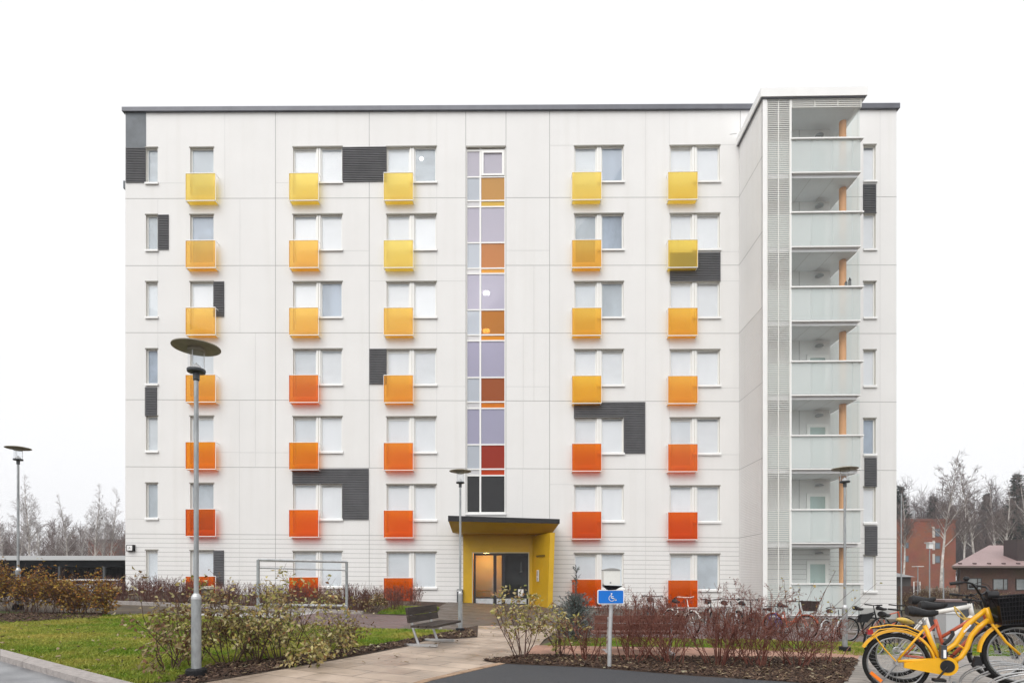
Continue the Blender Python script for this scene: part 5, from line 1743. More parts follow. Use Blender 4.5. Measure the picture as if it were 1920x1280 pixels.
q.build('lock', M['galv'], sb)

# small litter bin behind the near lamp
p = G(389, 1131); p = Vector((-9.2, 17.4, 0)); p = Vector(((389 - CX) / F * 17.3, 17.3, 0))
t = empty('litter_bin', (p.x, p.y, gz(p.x))); tag(t, 'small grey litter bin with pale lid in front of the dark red balcony', 'bin')
zb_ = at(389, 1120, p.y).z - gz(p.x); zt_ = at(389, 1098, p.y).z - gz(p.x)
q = MB(); q.box(-.13, .13, -.1, .1, zb_, zt_ - .09); q.box(-.02, .02, .02, .06, -.05, zb_); q.build('body', mat('bin_brown', (.07, .06, .055), .6), t)
q = MB(); q.hexa([(-.15, -.13, zt_ - .085), (.15, -.13, zt_ - .085), (.15, .13, zt_ - .085), (-.15, .13, zt_ - .085)], [(-.14, -.12, zt_ - .02), (.14, -.12, zt_ - .02), (.12, .1, zt_), (-.12, .1, zt_)]); q.build('lid', mat('bin_lid', (.42, .38, .32), .5), t)

# ================================================================== BICYCLES
CHR = mat('chrome', (.36, .37, .38), .3, metal=.7)
SPK = mat('spoke_steel', (.45, .46, .47), .35, metal=.6)
YEL_ = mat('bike_yellow', (.78, .40, .010), .32, var=.04, scale=8)
REDP = mat('bike_red', (.50, .10, .045), .4)
WHP = mat('bike_white', (.70, .68, .64), .4, var=.06, scale=9)
BLK = mat('bike_black', (.014, .014, .016), .5, spec=.3)
SIL = mat('bike_silver', (.50, .51, .52), .35, metal=.4)
BLUP = mat('bike_blue', (.05, .08, .32), .4)
ORR = mat('reflector_orange', (.85, .20, .01), .3)
RLT = mat('tail_red', (.35, .01, .015), .25)
WICK = mat('basket_dark', (.05, .032, .028), .8, var=.4, scale=30)
LEATH = mat('saddle_black', (.014, .014, .015), .5, spec=.3)


def wheel(root, x, z, r, spokes=24, tyre_m=None, steer=0.0, rt=.022):
    """a wheel in the bike's x-z plane"""
    ax = (math.sin(steer), math.cos(steer), 0) if steer else (0, 1, 0)
    q = MB(); q.torus((x, 0, z), ax, r - rt, rt, 44, 8); w = q.build('wheel', tyre_m or M['rubber'], root, smooth=True)
    q = MB(); q.torus((x, 0, z), ax, r - rt * 2 - .010, .009, 44, 6); q.build('rim', CHR, w, smooth=True)
    q = MB()
    c, s_ = math.cos(steer), -math.sin(steer)
    for i in range(spokes):
        a = 6.2832 * i / spokes; b = a + (.35 if i % 2 else -.35)
        sd = .025 if i % 4 < 2 else -.025
        p0 = Vector((x + .02 * math.cos(b) * c, .02 * math.cos(b) * s_ + sd, z + .02 * math.sin(b)))
        p1 = Vector((x + (r - .05) * math.cos(a) * c, (r - .05) * math.cos(a) * s_, z + (r - .05) * math.sin(a)))
        q.tube([p0, p1], .0012, 4, cap=False)
    q.tube([(x, -.05, z), (x, .05, z)], .02, 10)
    q.build('spokes', SPK, w)
    return w


def arc_fender(q, x, z, r, a0, a1, w=.028, n=20, mi=0):
    for i in range(n):
        t0_, t1_ = R(a0 + (a1 - a0) * i / n), R(a0 + (a1 - a0) * (i + 1) / n)
        def pt(t, rr, y): return (x + rr * math.cos(t), y, z + rr * math.sin(t))
        for (y0, r0_, y1, r1_) in ((-w, r - .028, -w * .9, r - .006), (-w * .9, r - .006, -w * .4, r), (-w * .4, r, w * .4, r), (w * .4, r, w * .9, r - .006), (w * .9, r - .006, w, r - .028)):
            q.quad(pt(t0_, r0_, y0), pt(t1_, r0_, y0), pt(t1_, r1_, y1), pt(t0_, r1_, y1), mi)


def saddle(root, x, z, m=None, tilt=0.0):
    q = MB(); n = 14; secs = []
    for i in range(9):
        t = i / 8; xx = -.145 + .29 * t
        w = .082 * max(0, 1 - t * 1.15) ** .8 + .024 * (1 - .45 * t ** 6)
        if i == 0: w *= .72
        h = (.036 + .034 * max(0, 1 - t * 1.3)) * (.7 if i == 0 else 1) * (.6 if i == 8 else 1)
        zz = .02 * math.cos(t * 4.2) + tilt * xx
        secs.append([(x + xx, w * math.cos(6.2832 * j / n), z + zz + h * (math.sin(6.2832 * j / n) if math.sin(6.2832 * j / n) > 0 else .9 * math.sin(6.2832 * j / n) - (.25 if abs(math.cos(6.2832 * j / n)) > .5 else 0))) for j in range(n)])
    for i in range(8):
        q.add(secs[i] + secs[i + 1], [(j, (j + 1) % n, n + (j + 1) % n, n + j) for j in range(n)])
    q.add(secs[0], [tuple(range(n))]); q.add(secs[-1], [tuple(range(n))])
    return q.build('saddle', m or LEATH, root, smooth=True)


def simple_bike(loc, rz, fm, label, step=False, basket=False, r=.33, wb=1.04, fender=True, handm=None, scale=1.0, group='bicycles parked along the facade', tyre=None, flat=False, bag=False, sad=.88):
    t = empty('bicycle', loc, rz); t.scale = (scale,) * 3
    tag(t, label, 'bicycle', group)
    wheel(t, 0, r, r, 18, tyre); wheel(t, wb, r, r, 18, tyre)
    q = MB()
    bb = (.44, r - .05); st = (.33, .72); ht = (wb - .22, .82); hb_ = (wb - .16, .62)
    def X(p, y=0.0): return (p[0], y, p[1])
    q.tube([X(bb), X(st)], .016, 8); q.tube([X(ht), X(hb_)], .019, 8); q.tube([X(bb), X(hb_)], .018, 8)
    if step: q.tube([(.40, 0, .42), (.62, 0, .46), X((ht[0], ht[1] - .06))], .016, 8)
    else: q.tube([X((.335, .69)), X((ht[0], ht[1] - .03))], .016, 8)
    for y in (-.05, .05):
        q.tube([X(bb, y * .7), (0, y, r)], .009, 6); q.tube([X(st, y * .4), (0, y, r)], .008, 6)
    q.build('frame', fm, t)
    q = MB()
    for y in (-.05, .05): q.tube([X(hb_, y * .8), (wb - .05, y, .45), (wb, y, r)], .010, 6)
    q.build('fork', fm, t)
    q = MB()
    hz_ = 1.02
    q.tube([X(ht), (ht[0] - .03, 0, hz_ - .04)], .013, 6)
    if flat: pts = [(ht[0] - .04, -.29, hz_ - .02), (ht[0] - .01, 0, hz_ - .04), (ht[0] - .04, .29, hz_ - .02)]
    else: pts = [(ht[0] - .22, -.29, hz_ - .01), (ht[0] - .08, -.26, hz_ + .03), (ht[0] + .0, -.1, hz_ + .01), (ht[0] + .0, .1, hz_ + .01), (ht[0] - .08, .26, hz_ + .03), (ht[0] - .22, .29, hz_ - .01)]
    q.tube(pts, .012, 8); hbo = q.build('handlebar', handm or CHR, t)
    for s_ in (0, -1):
        a, b = (pts[0], pts[1]) if s_ == 0 else (pts[-1], pts[-2])
        q = MB(); q.tube([a, Vector(a).lerp(Vector(b), .75)], .018, 8); q.build('grip', BLK, hbo)
    q = MB(); q.tube([X(st), (.315, 0, sad - .02)], .012, 6); q.build('seat_post', CHR, t)
    saddle(t, .31, sad + .02)
    if fender:
        q = MB(); arc_fender(q, 0, r, r + .03, 20, 190, .026, 14); q.build('mudguard', fm if fm is not BLK else BLK, t)
        q = MB(); arc_fender(q, wb, r, r + .03, 20, 165, .026, 12); q.build('mudguard', fm, t)
    q = MB(); q.torus((bb[0], -.05, bb[1]), (0, 1, 0), .08, .006, 24, 6); q.tube([(bb[0], -.07, bb[1]), (bb[0] + .1, -.07, bb[1] - .13)], .009, 6); q.tube([(bb[0], .07, bb[1]), (bb[0] - .1, .07, bb[1] + .13)], .009, 6)
    q.box(bb[0] + .06, bb[0] + .14, -.16, -.08, bb[1] - .145, bb[1] - .125); q.box(bb[0] - .14, bb[0] - .06, .08, .16, bb[1] + .12, bb[1] + .14); q.build('crank', BLK, t)
    if basket:
        q = MB(); bx, bz = wb + .08, .78
        lo = [(bx - .12, -.13, bz), (bx + .12, -.13, bz), (bx + .12, .13, bz), (bx - .12, .13, bz)]; hi = [(bx - .16, -.18, bz + .26), (bx + .17, -.18, bz + .26), (bx + .17, .18, bz + .26), (bx - .16, .18, bz + .26)]
        q.hexa(lo, hi); q.tube([Vector(h_) + Vector((0, 0, .005)) for h_ in hi], .013, 6, closed=True); q.build('basket', WICK, t)
    if bag:
        q = MB(); q.hexa([(.30, -.06, .52), (.55, -.05, .52), (.55, .05, .52), (.30, .06, .52)], [(.36, -.06, .74), (.80, -.05, .76), (.80, .05, .76), (.36, .06, .74)]); q.build('frame_bag', BLK, t)
    return t


# row of bicycles by the facade, seen over the red twigs: (px, depth, heading deg, colour...)
def bk_loc(px, Y): x = (px - CX) / F * Y; return (x, Y, gz(x))
SB = [(1225, 14.6, -95, BLK, dict(step=True), 'dark bicycle behind the rear bench, nearest the sign'), (1290, 14.3, -70, WHP, dict(step=True, handm=WHP), 'bicycle with white swept handlebars behind the red twigs'),
      (1333, 15.0, -100, BLK, dict(flat=True), 'black bicycle with flat bar right of the white handlebars'), (1371, 14.5, -92, SIL, dict(), 'silver bicycle in the middle of the facade row'),
      (1408, 14.6, -88, BLK, dict(step=True), 'black step through bicycle before the ribbed tower wall'), (1455, 14.4, -96, BLUP, dict(scale_=.75), 'small blue bicycle before the louvre screen'),
      (1500, 14.2, -60, REDP, dict(step=True, basket=True), 'bicycle with dark wicker front basket before the lowest glass balcony')]
for (px, Y, rz, fm, kw, lab) in SB:
    sc = kw.pop('scale_', .88)
    if 'handm' not in kw: kw['handm'] = BLK
    lo = bk_loc(px, Y)
    # loc is the rear wheel; shift so the handlebars stand at px
    d = .83 * sc
    lo2 = (lo[0] - d * math.cos(R(rz)), lo[1] - d * math.sin(R(rz)), 0)
    simple_bike((lo2[0], lo2[1], gz(lo2[0]) - .06), R(rz), fm, lab, scale=sc, **kw)
lo = bk_loc(1566, 13.0); simple_bike((lo[0] - .1, 13.2, gz(lo[0])), R(35), SIL, 'silver bicycle with pale front wheel behind the right lamp post', group='bicycles at the right corner', scale=.72, handm=BLK, sad=.92)
lo = bk_loc(1626, 13.2); simple_bike((lo[0] - .3, 13.4, gz(lo[0])), R(12), BLK, 'black bicycle with frame bag under the corner of the facade', group='bicycles at the right corner', scale=.85, flat=True, bag=True, fender=False, handm=BLK)
lo = bk_loc(1661, 13.8); simple_bike((lo[0] - .2, 14.0, gz(lo[0])), R(8), REDP, 'dark red bicycle right of the frame bag bicycle', group='bicycles at the right corner', scale=.85, flat=True, fender=False, handm=BLK)

# ---- the yellow bicycle in front, traced in its own plane
AL = R(-20)                       # right end nearer to the camera
YB = 6.7
hubp = at(1560 + 640 / 5.3333, 1040 + 1076 / 5.3333, YB)
HX = Vector((math.cos(AL), math.sin(AL), 0)); HN = Vector((-math.sin(AL), math.cos(AL), 0))
gnd = gz(hubp.x) + .036
bx = empty('bicycle', (hubp.x, hubp.y, gnd), AL)
tag(bx, 'bright yellow step through bicycle with black basket standing nearest', 'bicycle', 'bicycles in the near rack')


def B(zx, zy, y=0.0):
    """zoom coordinates of the photo crop -> bike frame (s, y, t) at lateral y"""
    r = ray(1560 + zx / 5.3333, 1040 + zy / 5.3333)
    o = hubp + HN * y
    t = (o - CAM).dot(HN) / r.dot(HN)
    pp = CAM + r * t - hubp
    return Vector((pp.dot(HX), y, pp.z + hubp.z - gnd))


rr_ = hubp.z - gnd
hf = B(1878, 992)
RW = .345
rh = B(640, 1076)
print('bike: hub', hubp, 'ground', gnd, 'rh', rh, 'front hub', hf)


def yellow_bike():
    t = bx
    wheel(t, rh.x, rh.z, RW, 36); wheel(t, hf.x, hf.z, RW, 36)
    q = MB()
    q.tube([B(1545, 540), B(1440, 622), B(1345, 705), B(1292, 800), B(1232, 888), B(1150, 945), B(1085, 960)], .027, 12)
    q.tube([B(1572, 640), B(1462, 722), B(1392, 805), B(1352, 920), B(1290, 1020), B(1205, 1068)], .027, 12)
    q.tube([B(1540, 525), B(1592, 680)], .030, 12)
    q.tube([B(925, 700), B(990, 860), B(1062, 1010), B(1120, 1110)], .024, 12)
    for y in (-.055, .055):
        q.tube([B(660, 1060, y), B(1070, 1040, y * .5)], .017, 8); q.tube([B(915, 745, y * .6), B(800, 880, y), B(655, 1055, y)], .013, 8)
    q.tube([B(1420, 655), B(1485, 700)], .011, 8); q.tube([B(1245, 885), B(1330, 940)], .011, 8)
    q.build('frame', YEL_, t, smooth=True)
    # chain guard: a rounded long case
    q = MB(); cy = -.075
    c = B(1150, 1110, cy); rad = .105
    up, dn = B(720, 1075, cy), B(720, 1125, cy)
    pts = [up, B(1060, 1062, cy)]
    out = [(up.x, up.z)]
    for i in range(18):
        w = R(115 - i * 210 / 17); out.append((c.x + rad * math.cos(w), c.z + rad * math.sin(w)))
    out += [(dn.x, dn.z)]
    q.hexa([(x, cy + .02, z) for x, z in out], [(x, cy - .012, z) for x, z in out]); cg = q.build('chain_guard', YEL_, t)
    q = MB(); m = 24; q.hexa([(c.x + .07 * math.cos(6.2832 * i / m), cy - .014, c.z + .07 * math.sin(6.2832 * i / m)) for i in range(m)], [(c.x + .07 * math.cos(6.2832 * i / m), cy - .020, c.z + .07 * math.sin(6.2832 * i / m)) for i in range(m)])
    q.build('chainring_cover', BLK, cg)
    q = MB(); q.tube([(c.x, cy - .03, c.z), (c.x - .10, cy - .035, c.z - .14)], .011, 8); q.box(c.x - .16, c.x - .05, cy - .15, cy - .045, c.z - .16, c.z - .13); q.build('pedal', BLK, t)
    q = MB(); q.tube([(c.x, .08, c.z), (c.x + .06, .085, c.z + .16)], .011, 8); q.box(c.x - .0, c.x + .11, .095, .19, c.z + .15, c.z + .18); q.build('pedal', BLK, t)
    q = MB(); arc_fender(q, rh.x, rh.z, RW + .045, 2, 153, .034, 30); q.build('mudguard', YEL_, t, smooth=True)
    q = MB(); arc_fender(q, hf.x, hf.z, RW + .04, 40, 178, .034, 26); q.build('mudguard', YEL_, t, smooth=True)
    q = MB(); e = B(1440, 1055); q.hexa([(e.x - .035, -.035, e.z - .05), (e.x + .05, -.035, e.z - .05), (e.x + .05, .035, e.z - .05), (e.x - .035, .035, e.z - .05)], [(e.x - .01, -.03, e.z + .05), (e.x + .03, -.03, e.z + .05), (e.x + .03, .03, e.z + .05), (e.x - .01, .03, e.z + .05)]); q.build('mud_flap', BLK, t)
    q = MB()
    for y in (-.055, .055): q.tube([B(1600, 690, y * .6), B(1650, 750, y), B(1740, 870, y), B(1878, 992, y)], .015, 8)
    q.build('fork', YEL_, t, smooth=True)
    # carrier
    q = MB()
    for y in (-.07, .07):
        q.tube([B(372, 745, y), B(385, 725, y), B(560, 697, y), B(740, 708, y), B(900, 770, y * .4)], .007, 8)
        q.tube([B(400, 800, y), B(470, 745, y), B(620, 728, y), B(760, 745, y), B(860, 790, y)], .006, 8)
        q.tube([B(425, 805, y), B(520, 930, y), B(640, 1060, y)], .008, 8)
    for (zx, zy) in ((385, 725), (470, 711), (560, 697), (650, 702), (740, 708)):
        a, b = B(zx, zy, -.07), B(zx, zy, .07); q.tube([a, b], .006, 6)
    q.build('carrier', YEL_, t)
    q = MB(); a = B(380, 762); q.hexa([(a.x - .03, -.04, a.z - .035), (a.x + .03, -.04, a.z - .03), (a.x + .03, .04, a.z - .03), (a.x - .03, .04, a.z - .035)], [(a.x - .025, -.035, a.z + .03), (a.x + .02, -.035, a.z + .03), (a.x + .02, .035, a.z + .03), (a.x - .025, .035, a.z + .03)]); q.build('tail_light', RLT, t)
    # saddle and post
    q = MB(); q.tube([B(925, 700), B(905, 640)], .014, 8); q.torus(B(880, 665, -.03), (0, 1, 0), .028, .006, 16, 5); q.torus(B(880, 665, .03), (0, 1, 0), .028, .006, 16, 5); q.build('seat_post', CHR, t)
    a, b = B(735, 590), B(1050, 565)
    mid = (a + b) / 2
    so_ = saddle(t, mid.x, mid.z + .01, None, .06); so_.scale = (1.05, 1.15, 1.0)
    # stem, bars, bell, cables
    q = MB()
    q.tube([B(1540, 530), B(1515, 440), B(1490, 395)], .016, 8)
    hbp = [B(1180, 287, -.24), B(1330, 270, -.24), B(1400, 285, -.22), B(1440, 330, -.16), B(1470, 380, -.06), B(1490, 395, 0), B(1520, 385, .06), B(1560, 350, .16), B(1540, 320, .22), B(1480, 310, .24), B(1370, 312, .25)]
    q.tube(hbp, .0125, 10); hb = q.build('handlebar', BLK, t, smooth=True)
    q = MB(); q.tube([hbp[0], hbp[0].lerp(hbp[1], .8)], .019, 10); q.build('grip', BLK, hb)
    q = MB(); q.tube([hbp[-1], hbp[-1].lerp(hbp[-2], .8)], .019, 10); q.build('grip', BLK, hb)
    q = MB(); bl = B(1343, 240, -.24); q.lathe([(.001, .03), (.02, .028), (.028, .012), (.03, 0), (.015, -.02)], 14, bl, close=False); q.build('bell', BLK, hb)
    q = MB(); q.tube([B(1400, 300, -.22), B(1480, 270, -.2), B(1560, 300, -.1), B(1600, 350, -.02), B(1590, 450, 0), B(1570, 540, .01)], .0035, 5)
    q.tube([B(1380, 390, -.2), B(1420, 400, -.2), B(1450, 385, -.15)], .008, 6); q.tube([B(1430, 460, -.05), B(1480, 500, -.03), B(1530, 560, .02)], .004, 5); q.build('brake_cables', BLK, hb)
    q = MB(); lp = B(1600, 400, 0)
    m = 14
    q.hexa([(lp.x - .05, .045 * math.cos(6.2832 * i / m), lp.z + .045 * math.sin(6.2832 * i / m)) for i in range(m)], [(lp.x + .05, .05 * math.cos(6.2832 * i / m), lp.z + .05 * math.sin(6.2832 * i / m)) for i in range(m)]); q.build('head_light', BLK, t)
    # black wire basket, side net and rim
    q = MB()
    a0, a1, a2, a3 = B(1590, 430, 0), B(1990, 395, 0), B(1960, 665, 0), B(1650, 690, 0)
    W0, W1 = .19, .14
    for (p0, p1, p2, p3, y0, y1) in ((a0, a1, a2, a3, -W0, -W1), (a0, a1, a2, a3, W0, W1)):
        q.quad((p0.x, y0, p0.z), (p1.x, y0, p1.z), (p2.x, y1, p2.z), (p3.x, y1, p3.z))
    q.quad((a0.x, -W0, a0.z), (a0.x, W0, a0.z), (a3.x, W1, a3.z), (a3.x, -W1, a3.z)); q.quad((a1.x, -W0, a1.z), (a1.x, W0, a1.z), (a2.x, W1, a2.z), (a2.x, -W1, a2.z)); q.quad((a3.x, -W1, a3.z), (a3.x, W1, a3.z), (a2.x, W1, a2.z), (a2.x, -W1, a2.z))
    net = glass('basket_net', (.35, .35, .35), gloss=.01, diff=.9, dcol=(.012, .012, .014))
    bs = q.build('basket', net, t)
    q = MB()
    q.tube([(a0.x, -W0, a0.z), (a1.x, -W0, a1.z), (a1.x, W0, a1.z), (a0.x, W0, a0.z)], .008, 6, closed=True)
    q.tube([(a3.x, -W1, a3.z), (a2.x, -W1, a2.z), (a2.x, W1, a2.z), (a3.x, W1, a3.z)], .008, 6, closed=True)
    for i in range(13):
        f = i / 12
        for s_ in (-1, 1):
            p0 = a0.lerp(a1, f); p1 = a3.lerp(a2, f); q.tube([(p0.x, s_ * W0, p0.z), (p1.x, s_ * W1, p1.z)], .003, 4)
    for j in range(1, 6):
        f = j / 6
        for s_ in (-1, 1):
            p0 = a0.lerp(a3, f); p1 = a1.lerp(a2, f); w = W0 + (W1 - W0) * f; q.tube([(p0.x, s_ * w, p0.z), (p1.x, s_ * w, p1.z)], .003, 4)
    q.build('wires', BLK, bs)
    # frame lock / case
    a, b = B(1072, 895, -.05), B(1130, 1030, -.05)
    q = MB(); q.box(a.x, b.x, -.115, -.035, b.z, a.z); lc = q.build('lock_case', mat('case_grey', (.05, .055, .065), .4), t)
    q = MB(); q.box(a.x + .02, a.x + .045, -.12, -.1155, a.z - .14, a.z - .05); q.build('sticker', M['white'], lc)
    q = MB(); q.tube([B(1120, 890, -.03), B(1170, 850, 0), B(1210, 790, .03), B(1200, 760, .05)], .02, 8); q.build('lock_strap', BLK, t)
    # pale lettering marks along the tube
    q = MB()
    for i in range(8):
        a = B(1322 + i * 9, 762 - i * 9, -.029); q.box(a.x - .004, a.x + .006, -.0305, -.0285, a.z - .012, a.z + .012 - .006 * (i % 2))
    q.build('lettering', M['white'], t)
    # reflectors and stand
    for (zx, zy, m) in ((440, 1215, ORR),):
        a = B(zx, zy, -.005); q = MB(); d = Vector((.055, 0, -.05)); n_ = Vector((.012, 0, .014)); q.hexa([a - d - n_ + Vector((0, -.012, 0)), a + d - n_ + Vector((0, -.012, 0)), a + d + n_ + Vector((0, -.012, 0)), a - d + n_ + Vector((0, -.012, 0))], [a - d - n_ + Vector((0, .012, 0)), a + d - n_ + Vector((0, .012, 0)), a + d + n_ + Vector((0, .012, 0)), a - d + n_ + Vector((0, .012, 0))]); q.build('reflector', m, t)
    q = MB(); q.tube([(rh.x + .03, .08, rh.z - .02), (rh.x - .14, .13, .02)], .010, 8); q.build('kick_stand', CHR, t)


yellow_bike()


# ---- orange red and white bicycles behind it
def near_bike(off, fm, label, tube_r, quad_, fender=False):
    t = empty('bicycle', (hubp.x + off[0], hubp.y + off[1], gz(hubp.x + off[0]) + .036), AL + off[2])
    tag(t, label, 'bicycle', 'bicycles in the near rack')
    r = .345; wb = 1.08
    wheel(t, 0, r, r, 28); wheel(t, wb + .06, r + .02, r, 28)
    q = MB()
    for (a, b, rr0) in quad_:
        q.tube([(a[0], 0, a[1]), (b[0], 0, b[1])], tube_r * rr0, 10)
    bb = quad_[0][0]
    for y in (-.06, .06):
        q.tube([(bb[0], y * .6, bb[1]), (0, y, r)], .011, 8); q.tube([(quad_[0][1][0] + .01, y * .5, quad_[0][1][1] - .06), (0, y, r)], .009, 8)
    q.build('frame', fm, t, smooth=True)
    hd_ = quad_[-1]
    q = MB()
    for y in (-.055, .055): q.tube([(hd_[1][0], y * .7, hd_[1][1]), (wb, y, r + .25), (wb + .06, y, r + .02)], .013, 8)
    q.build('fork', BLK if not fender else fm, t, smooth=True)
    q = MB(); q.tube([(hd_[0][0], 0, hd_[0][1]), (hd_[0][0] - .03, 0, hd_[0][1] + .09)], .014, 8)
    pts = [(hd_[0][0] - .10, -.30, hd_[0][1] + .11), (hd_[0][0] - .02, -.12, hd_[0][1] + .10), (hd_[0][0] - .02, .12, hd_[0][1] + .10), (hd_[0][0] - .10, .30, hd_[0][1] + .11)]
    q.tube(pts, .012, 8); hb = q.build('handlebar', BLK, t)
    for s_ in (0, -1):
        a, b = (pts[0], pts[1]) if s_ == 0 else (pts[-1], pts[-2])
        q = MB(); q.tube([a, Vector(a).lerp(Vector(b), .6)], .018, 8); q.build('grip', BLK, hb)
        q = MB(); q.tube([Vector(a).lerp(Vector(b), .7), Vector(a) + Vector((.08, 0, -.05))], .006, 6); q.build('brake_lever', BLK, hb)
    sx, sz = quad_[0][1]
    q = MB(); q.tube([(sx, 0, sz), (sx - .03, 0, sz + .14)], .013, 8); q.build('seat_post', CHR, t)
    saddle(t, sx - .02, sz + .17, None, .18)
    q = MB(); q.torus((bb[0], -.05, bb[1]), (0, 1, 0), .085, .007, 28, 6); q.tube([(bb[0], -.07, bb[1]), (bb[0] + .13, -.07, bb[1] + .11)], .010, 6); q.box(bb[0] + .09, bb[0] + .19, -.17, -.08, bb[1] + .10, bb[1] + .125)
    q.tube([(bb[0], .07, bb[1]), (bb[0] - .13, .07, bb[1] - .11)], .010, 6); q.box(bb[0] - .18, bb[0] - .08, .08, .17, bb[1] - .125, bb[1] - .10); q.build('crank', BLK, t)
    q = MB(); q.torus((0, -.045, r), (0, 1, 0), .05, .008, 20, 6); q.tube([(0, -.045, r + .05), (bb[0], -.05, bb[1] + .085)], .004, 4); q.tube([(0, -.045, r - .05), (bb[0], -.05, bb[1] - .085)], .004, 4); q.build('chain', SPK, t)
    return t


near_bike((.42, .50, .02), REDP, 'orange red framed bicycle standing behind the bright yellow one', .020, [((.47, .30), (.34, .80), 1), ((.40, .58), (.84, .90), 1), ((.47, .30), (.86, .78), 1.1), ((.83, .93), (.87, .76), 1.2)])
near_bike((.70, 1.05, .05), WHP, 'white framed bicycle farthest back in the near rack', .030, [((.47, .30), (.33, .86), .7), ((.34, .84), (.84, .95), 1), ((.47, .30), (.86, .82), 1.1), ((.83, .99), (.87, .78), .9)])
# yellow cable lock hanging between them
lk_ = empty('cable_lock', (0, 0, 0)); tag(lk_, 'thin yellow cable lock hung over the white bicycle frame', 'lock')
q = MB(); pts = [at(1560 + x / 5.3333, 1040 + y / 5.3333, 7.15) for x, y in ((1222, 515), (1290, 575), (1345, 640), (1330, 648), (1262, 605), (1235, 560), (1222, 515))]
q.tube(pts, .008, 6); q.build('cable', mat('cable_yellow', (.75, .55, .15), .5), lk_)
q = MB(); a = pts[2]; q.box(a.x - .03, a.x + .03, a.y - .02, a.y + .02, a.z - .015, a.z + .02); q.build('lock_body', mat('cable_lock_body', (.7, .5, .12), .5), lk_)
# saddle cover rag on the carrier: pale yellow cloth
q = MB(); a = at(1560 + 715 / 5.3333, 1040 + 640 / 5.3333, 7.55); m = 12; secs = []
for i in range(7):
    f = i / 6; rr0 = .055 * math.sin(math.pi * (.12 + .76 * f)); secs.append([(a.x - .09 + .22 * f, a.y + rr0 * math.cos(6.2832 * j / m) * (1 + .2 * math.sin(j * 2.1 + i)), a.z + .0 - .05 * f + rr0 * .8 * math.sin(6.2832 * j / m)) for j in range(m)])
for i in range(6): q.add(secs[i] + secs[i + 1], [(j, (j + 1) % m, m + (j + 1) % m, m + j) for j in range(m)])
q.add(secs[0], [tuple(range(m))]); q.add(secs[-1], [tuple(range(m))])
tag(q.build('rolled_cloth', mat('rag_yellow', (.62, .48, .26), .8, col2=(.55, .38, .03), scale=9), smooth=True), 'pale yellow rolled rain cover tucked under the near saddles', 'cover')
# black bicycle further back whose bars show left of the near saddles
lo = bk_loc(1712, 10.2); simple_bike((lo[0] - .55, 10.4, gz(lo[0])), R(20), BLK, 'black bicycle whose bars show just left of the near saddles', group='bicycles at the right corner', scale=.85, flat=True, handm=BLK, fender=False)

# ---- bicycle rack of steel hoops at the lower right
rk = empty('bike_rack', (hf.x, 0, 0)); 
o_ = hubp + HX * (hf.x) ; rk.location = (o_.x, o_.y, gz(o_.x) + .036); rk.rotation_euler = (0, 0, AL)
tag(rk, 'coiled steel bicycle rack around the front wheels at the lower right', 'bike rack')
for i in range(9):
    q = MB()
    yy = -.62 + i * .17
    x0 = -.10 + (i % 2) * .05
    pts = []
    for j in range(19):
        w = R(185 - j * 190 / 18); pts.append((x0 + .12 + .40 * math.cos(w), yy + .10 * math.cos(w * 2), .06 + .28 * math.sin(w)))
    q.tube(pts, .009, 8); q.build('hoop', M['galvlight'], rk)
for x in (-.32, .46):
    q = MB(); q.tube([(x, -.75, .02), (x, .9, .02)], .016, 8); q.build('ground_bar', M['galv'], rk)
# ================================================================== CARPORT, FENCE AND HOUSES BEHIND
Y = 48.0
def bx_(px): return (px - CX) / F * Y
def bz_(py): return EYE + (HY - py) / F * Y
t = empty('carport', (bx_(100), Y, gz(-30))); tag(t, 'long dark open carport with pale grey roof edge behind the left bushes', 'carport')
ox, oz = bx_(100), gz(-30)
x0, x1 = bx_(-160) - ox, bx_(250) - ox
za, zb = bz_(1050) - oz, bz_(1042) - oz
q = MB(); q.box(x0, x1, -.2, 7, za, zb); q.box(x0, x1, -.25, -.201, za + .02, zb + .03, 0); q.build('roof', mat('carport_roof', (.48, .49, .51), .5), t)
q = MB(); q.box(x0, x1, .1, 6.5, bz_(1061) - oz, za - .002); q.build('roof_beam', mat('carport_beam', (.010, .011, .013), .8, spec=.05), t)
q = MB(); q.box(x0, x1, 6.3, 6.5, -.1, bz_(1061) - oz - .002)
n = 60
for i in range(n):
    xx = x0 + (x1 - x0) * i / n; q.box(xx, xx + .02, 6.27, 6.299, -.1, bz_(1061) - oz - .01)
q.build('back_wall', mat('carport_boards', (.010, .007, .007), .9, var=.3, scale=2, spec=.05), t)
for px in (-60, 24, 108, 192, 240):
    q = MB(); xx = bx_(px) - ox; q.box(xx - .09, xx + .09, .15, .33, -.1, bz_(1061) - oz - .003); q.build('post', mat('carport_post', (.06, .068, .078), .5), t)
# white slatted fence
Y2 = 21.5
def X2(px): return (px - CX) / F * Y2
t = empty('slatted_fence', (X2(168), Y2, gz(-16))); tag(t, 'low white corrugated fence between the orange bushes and the facade', 'fence')
fo = X2(168); fz_ = gz(-16)
q = MB()
n = 46; xa, xb = X2(106) - fo, X2(226) - fo
for i in range(n):
    f = i / n; xx = xa + (xb - xa) * f; zt = EYE + (HY - (1096 - 5 * f)) / F * Y2 - fz_
    q.box(xx, xx + (xb - xa) / n * .72, -.02 if i % 2 else -.035, .02, -.05, zt)
q.build('slat_panel', mat('fence_white', (.72, .72, .72), .6, var=.06, scale=3), t)
q = MB(); q.box(xa, xb, .021, .06, .15, .22); q.box(xa, xb, .021, .06, .5, .56); q.build('rail', M['white'], t)
q = MB(); q.box(xb + .01, xb + .13, -.03, .1, -.1, EYE + (HY - 1089) / F * Y2 - fz_); q.build('post', BLK, t)

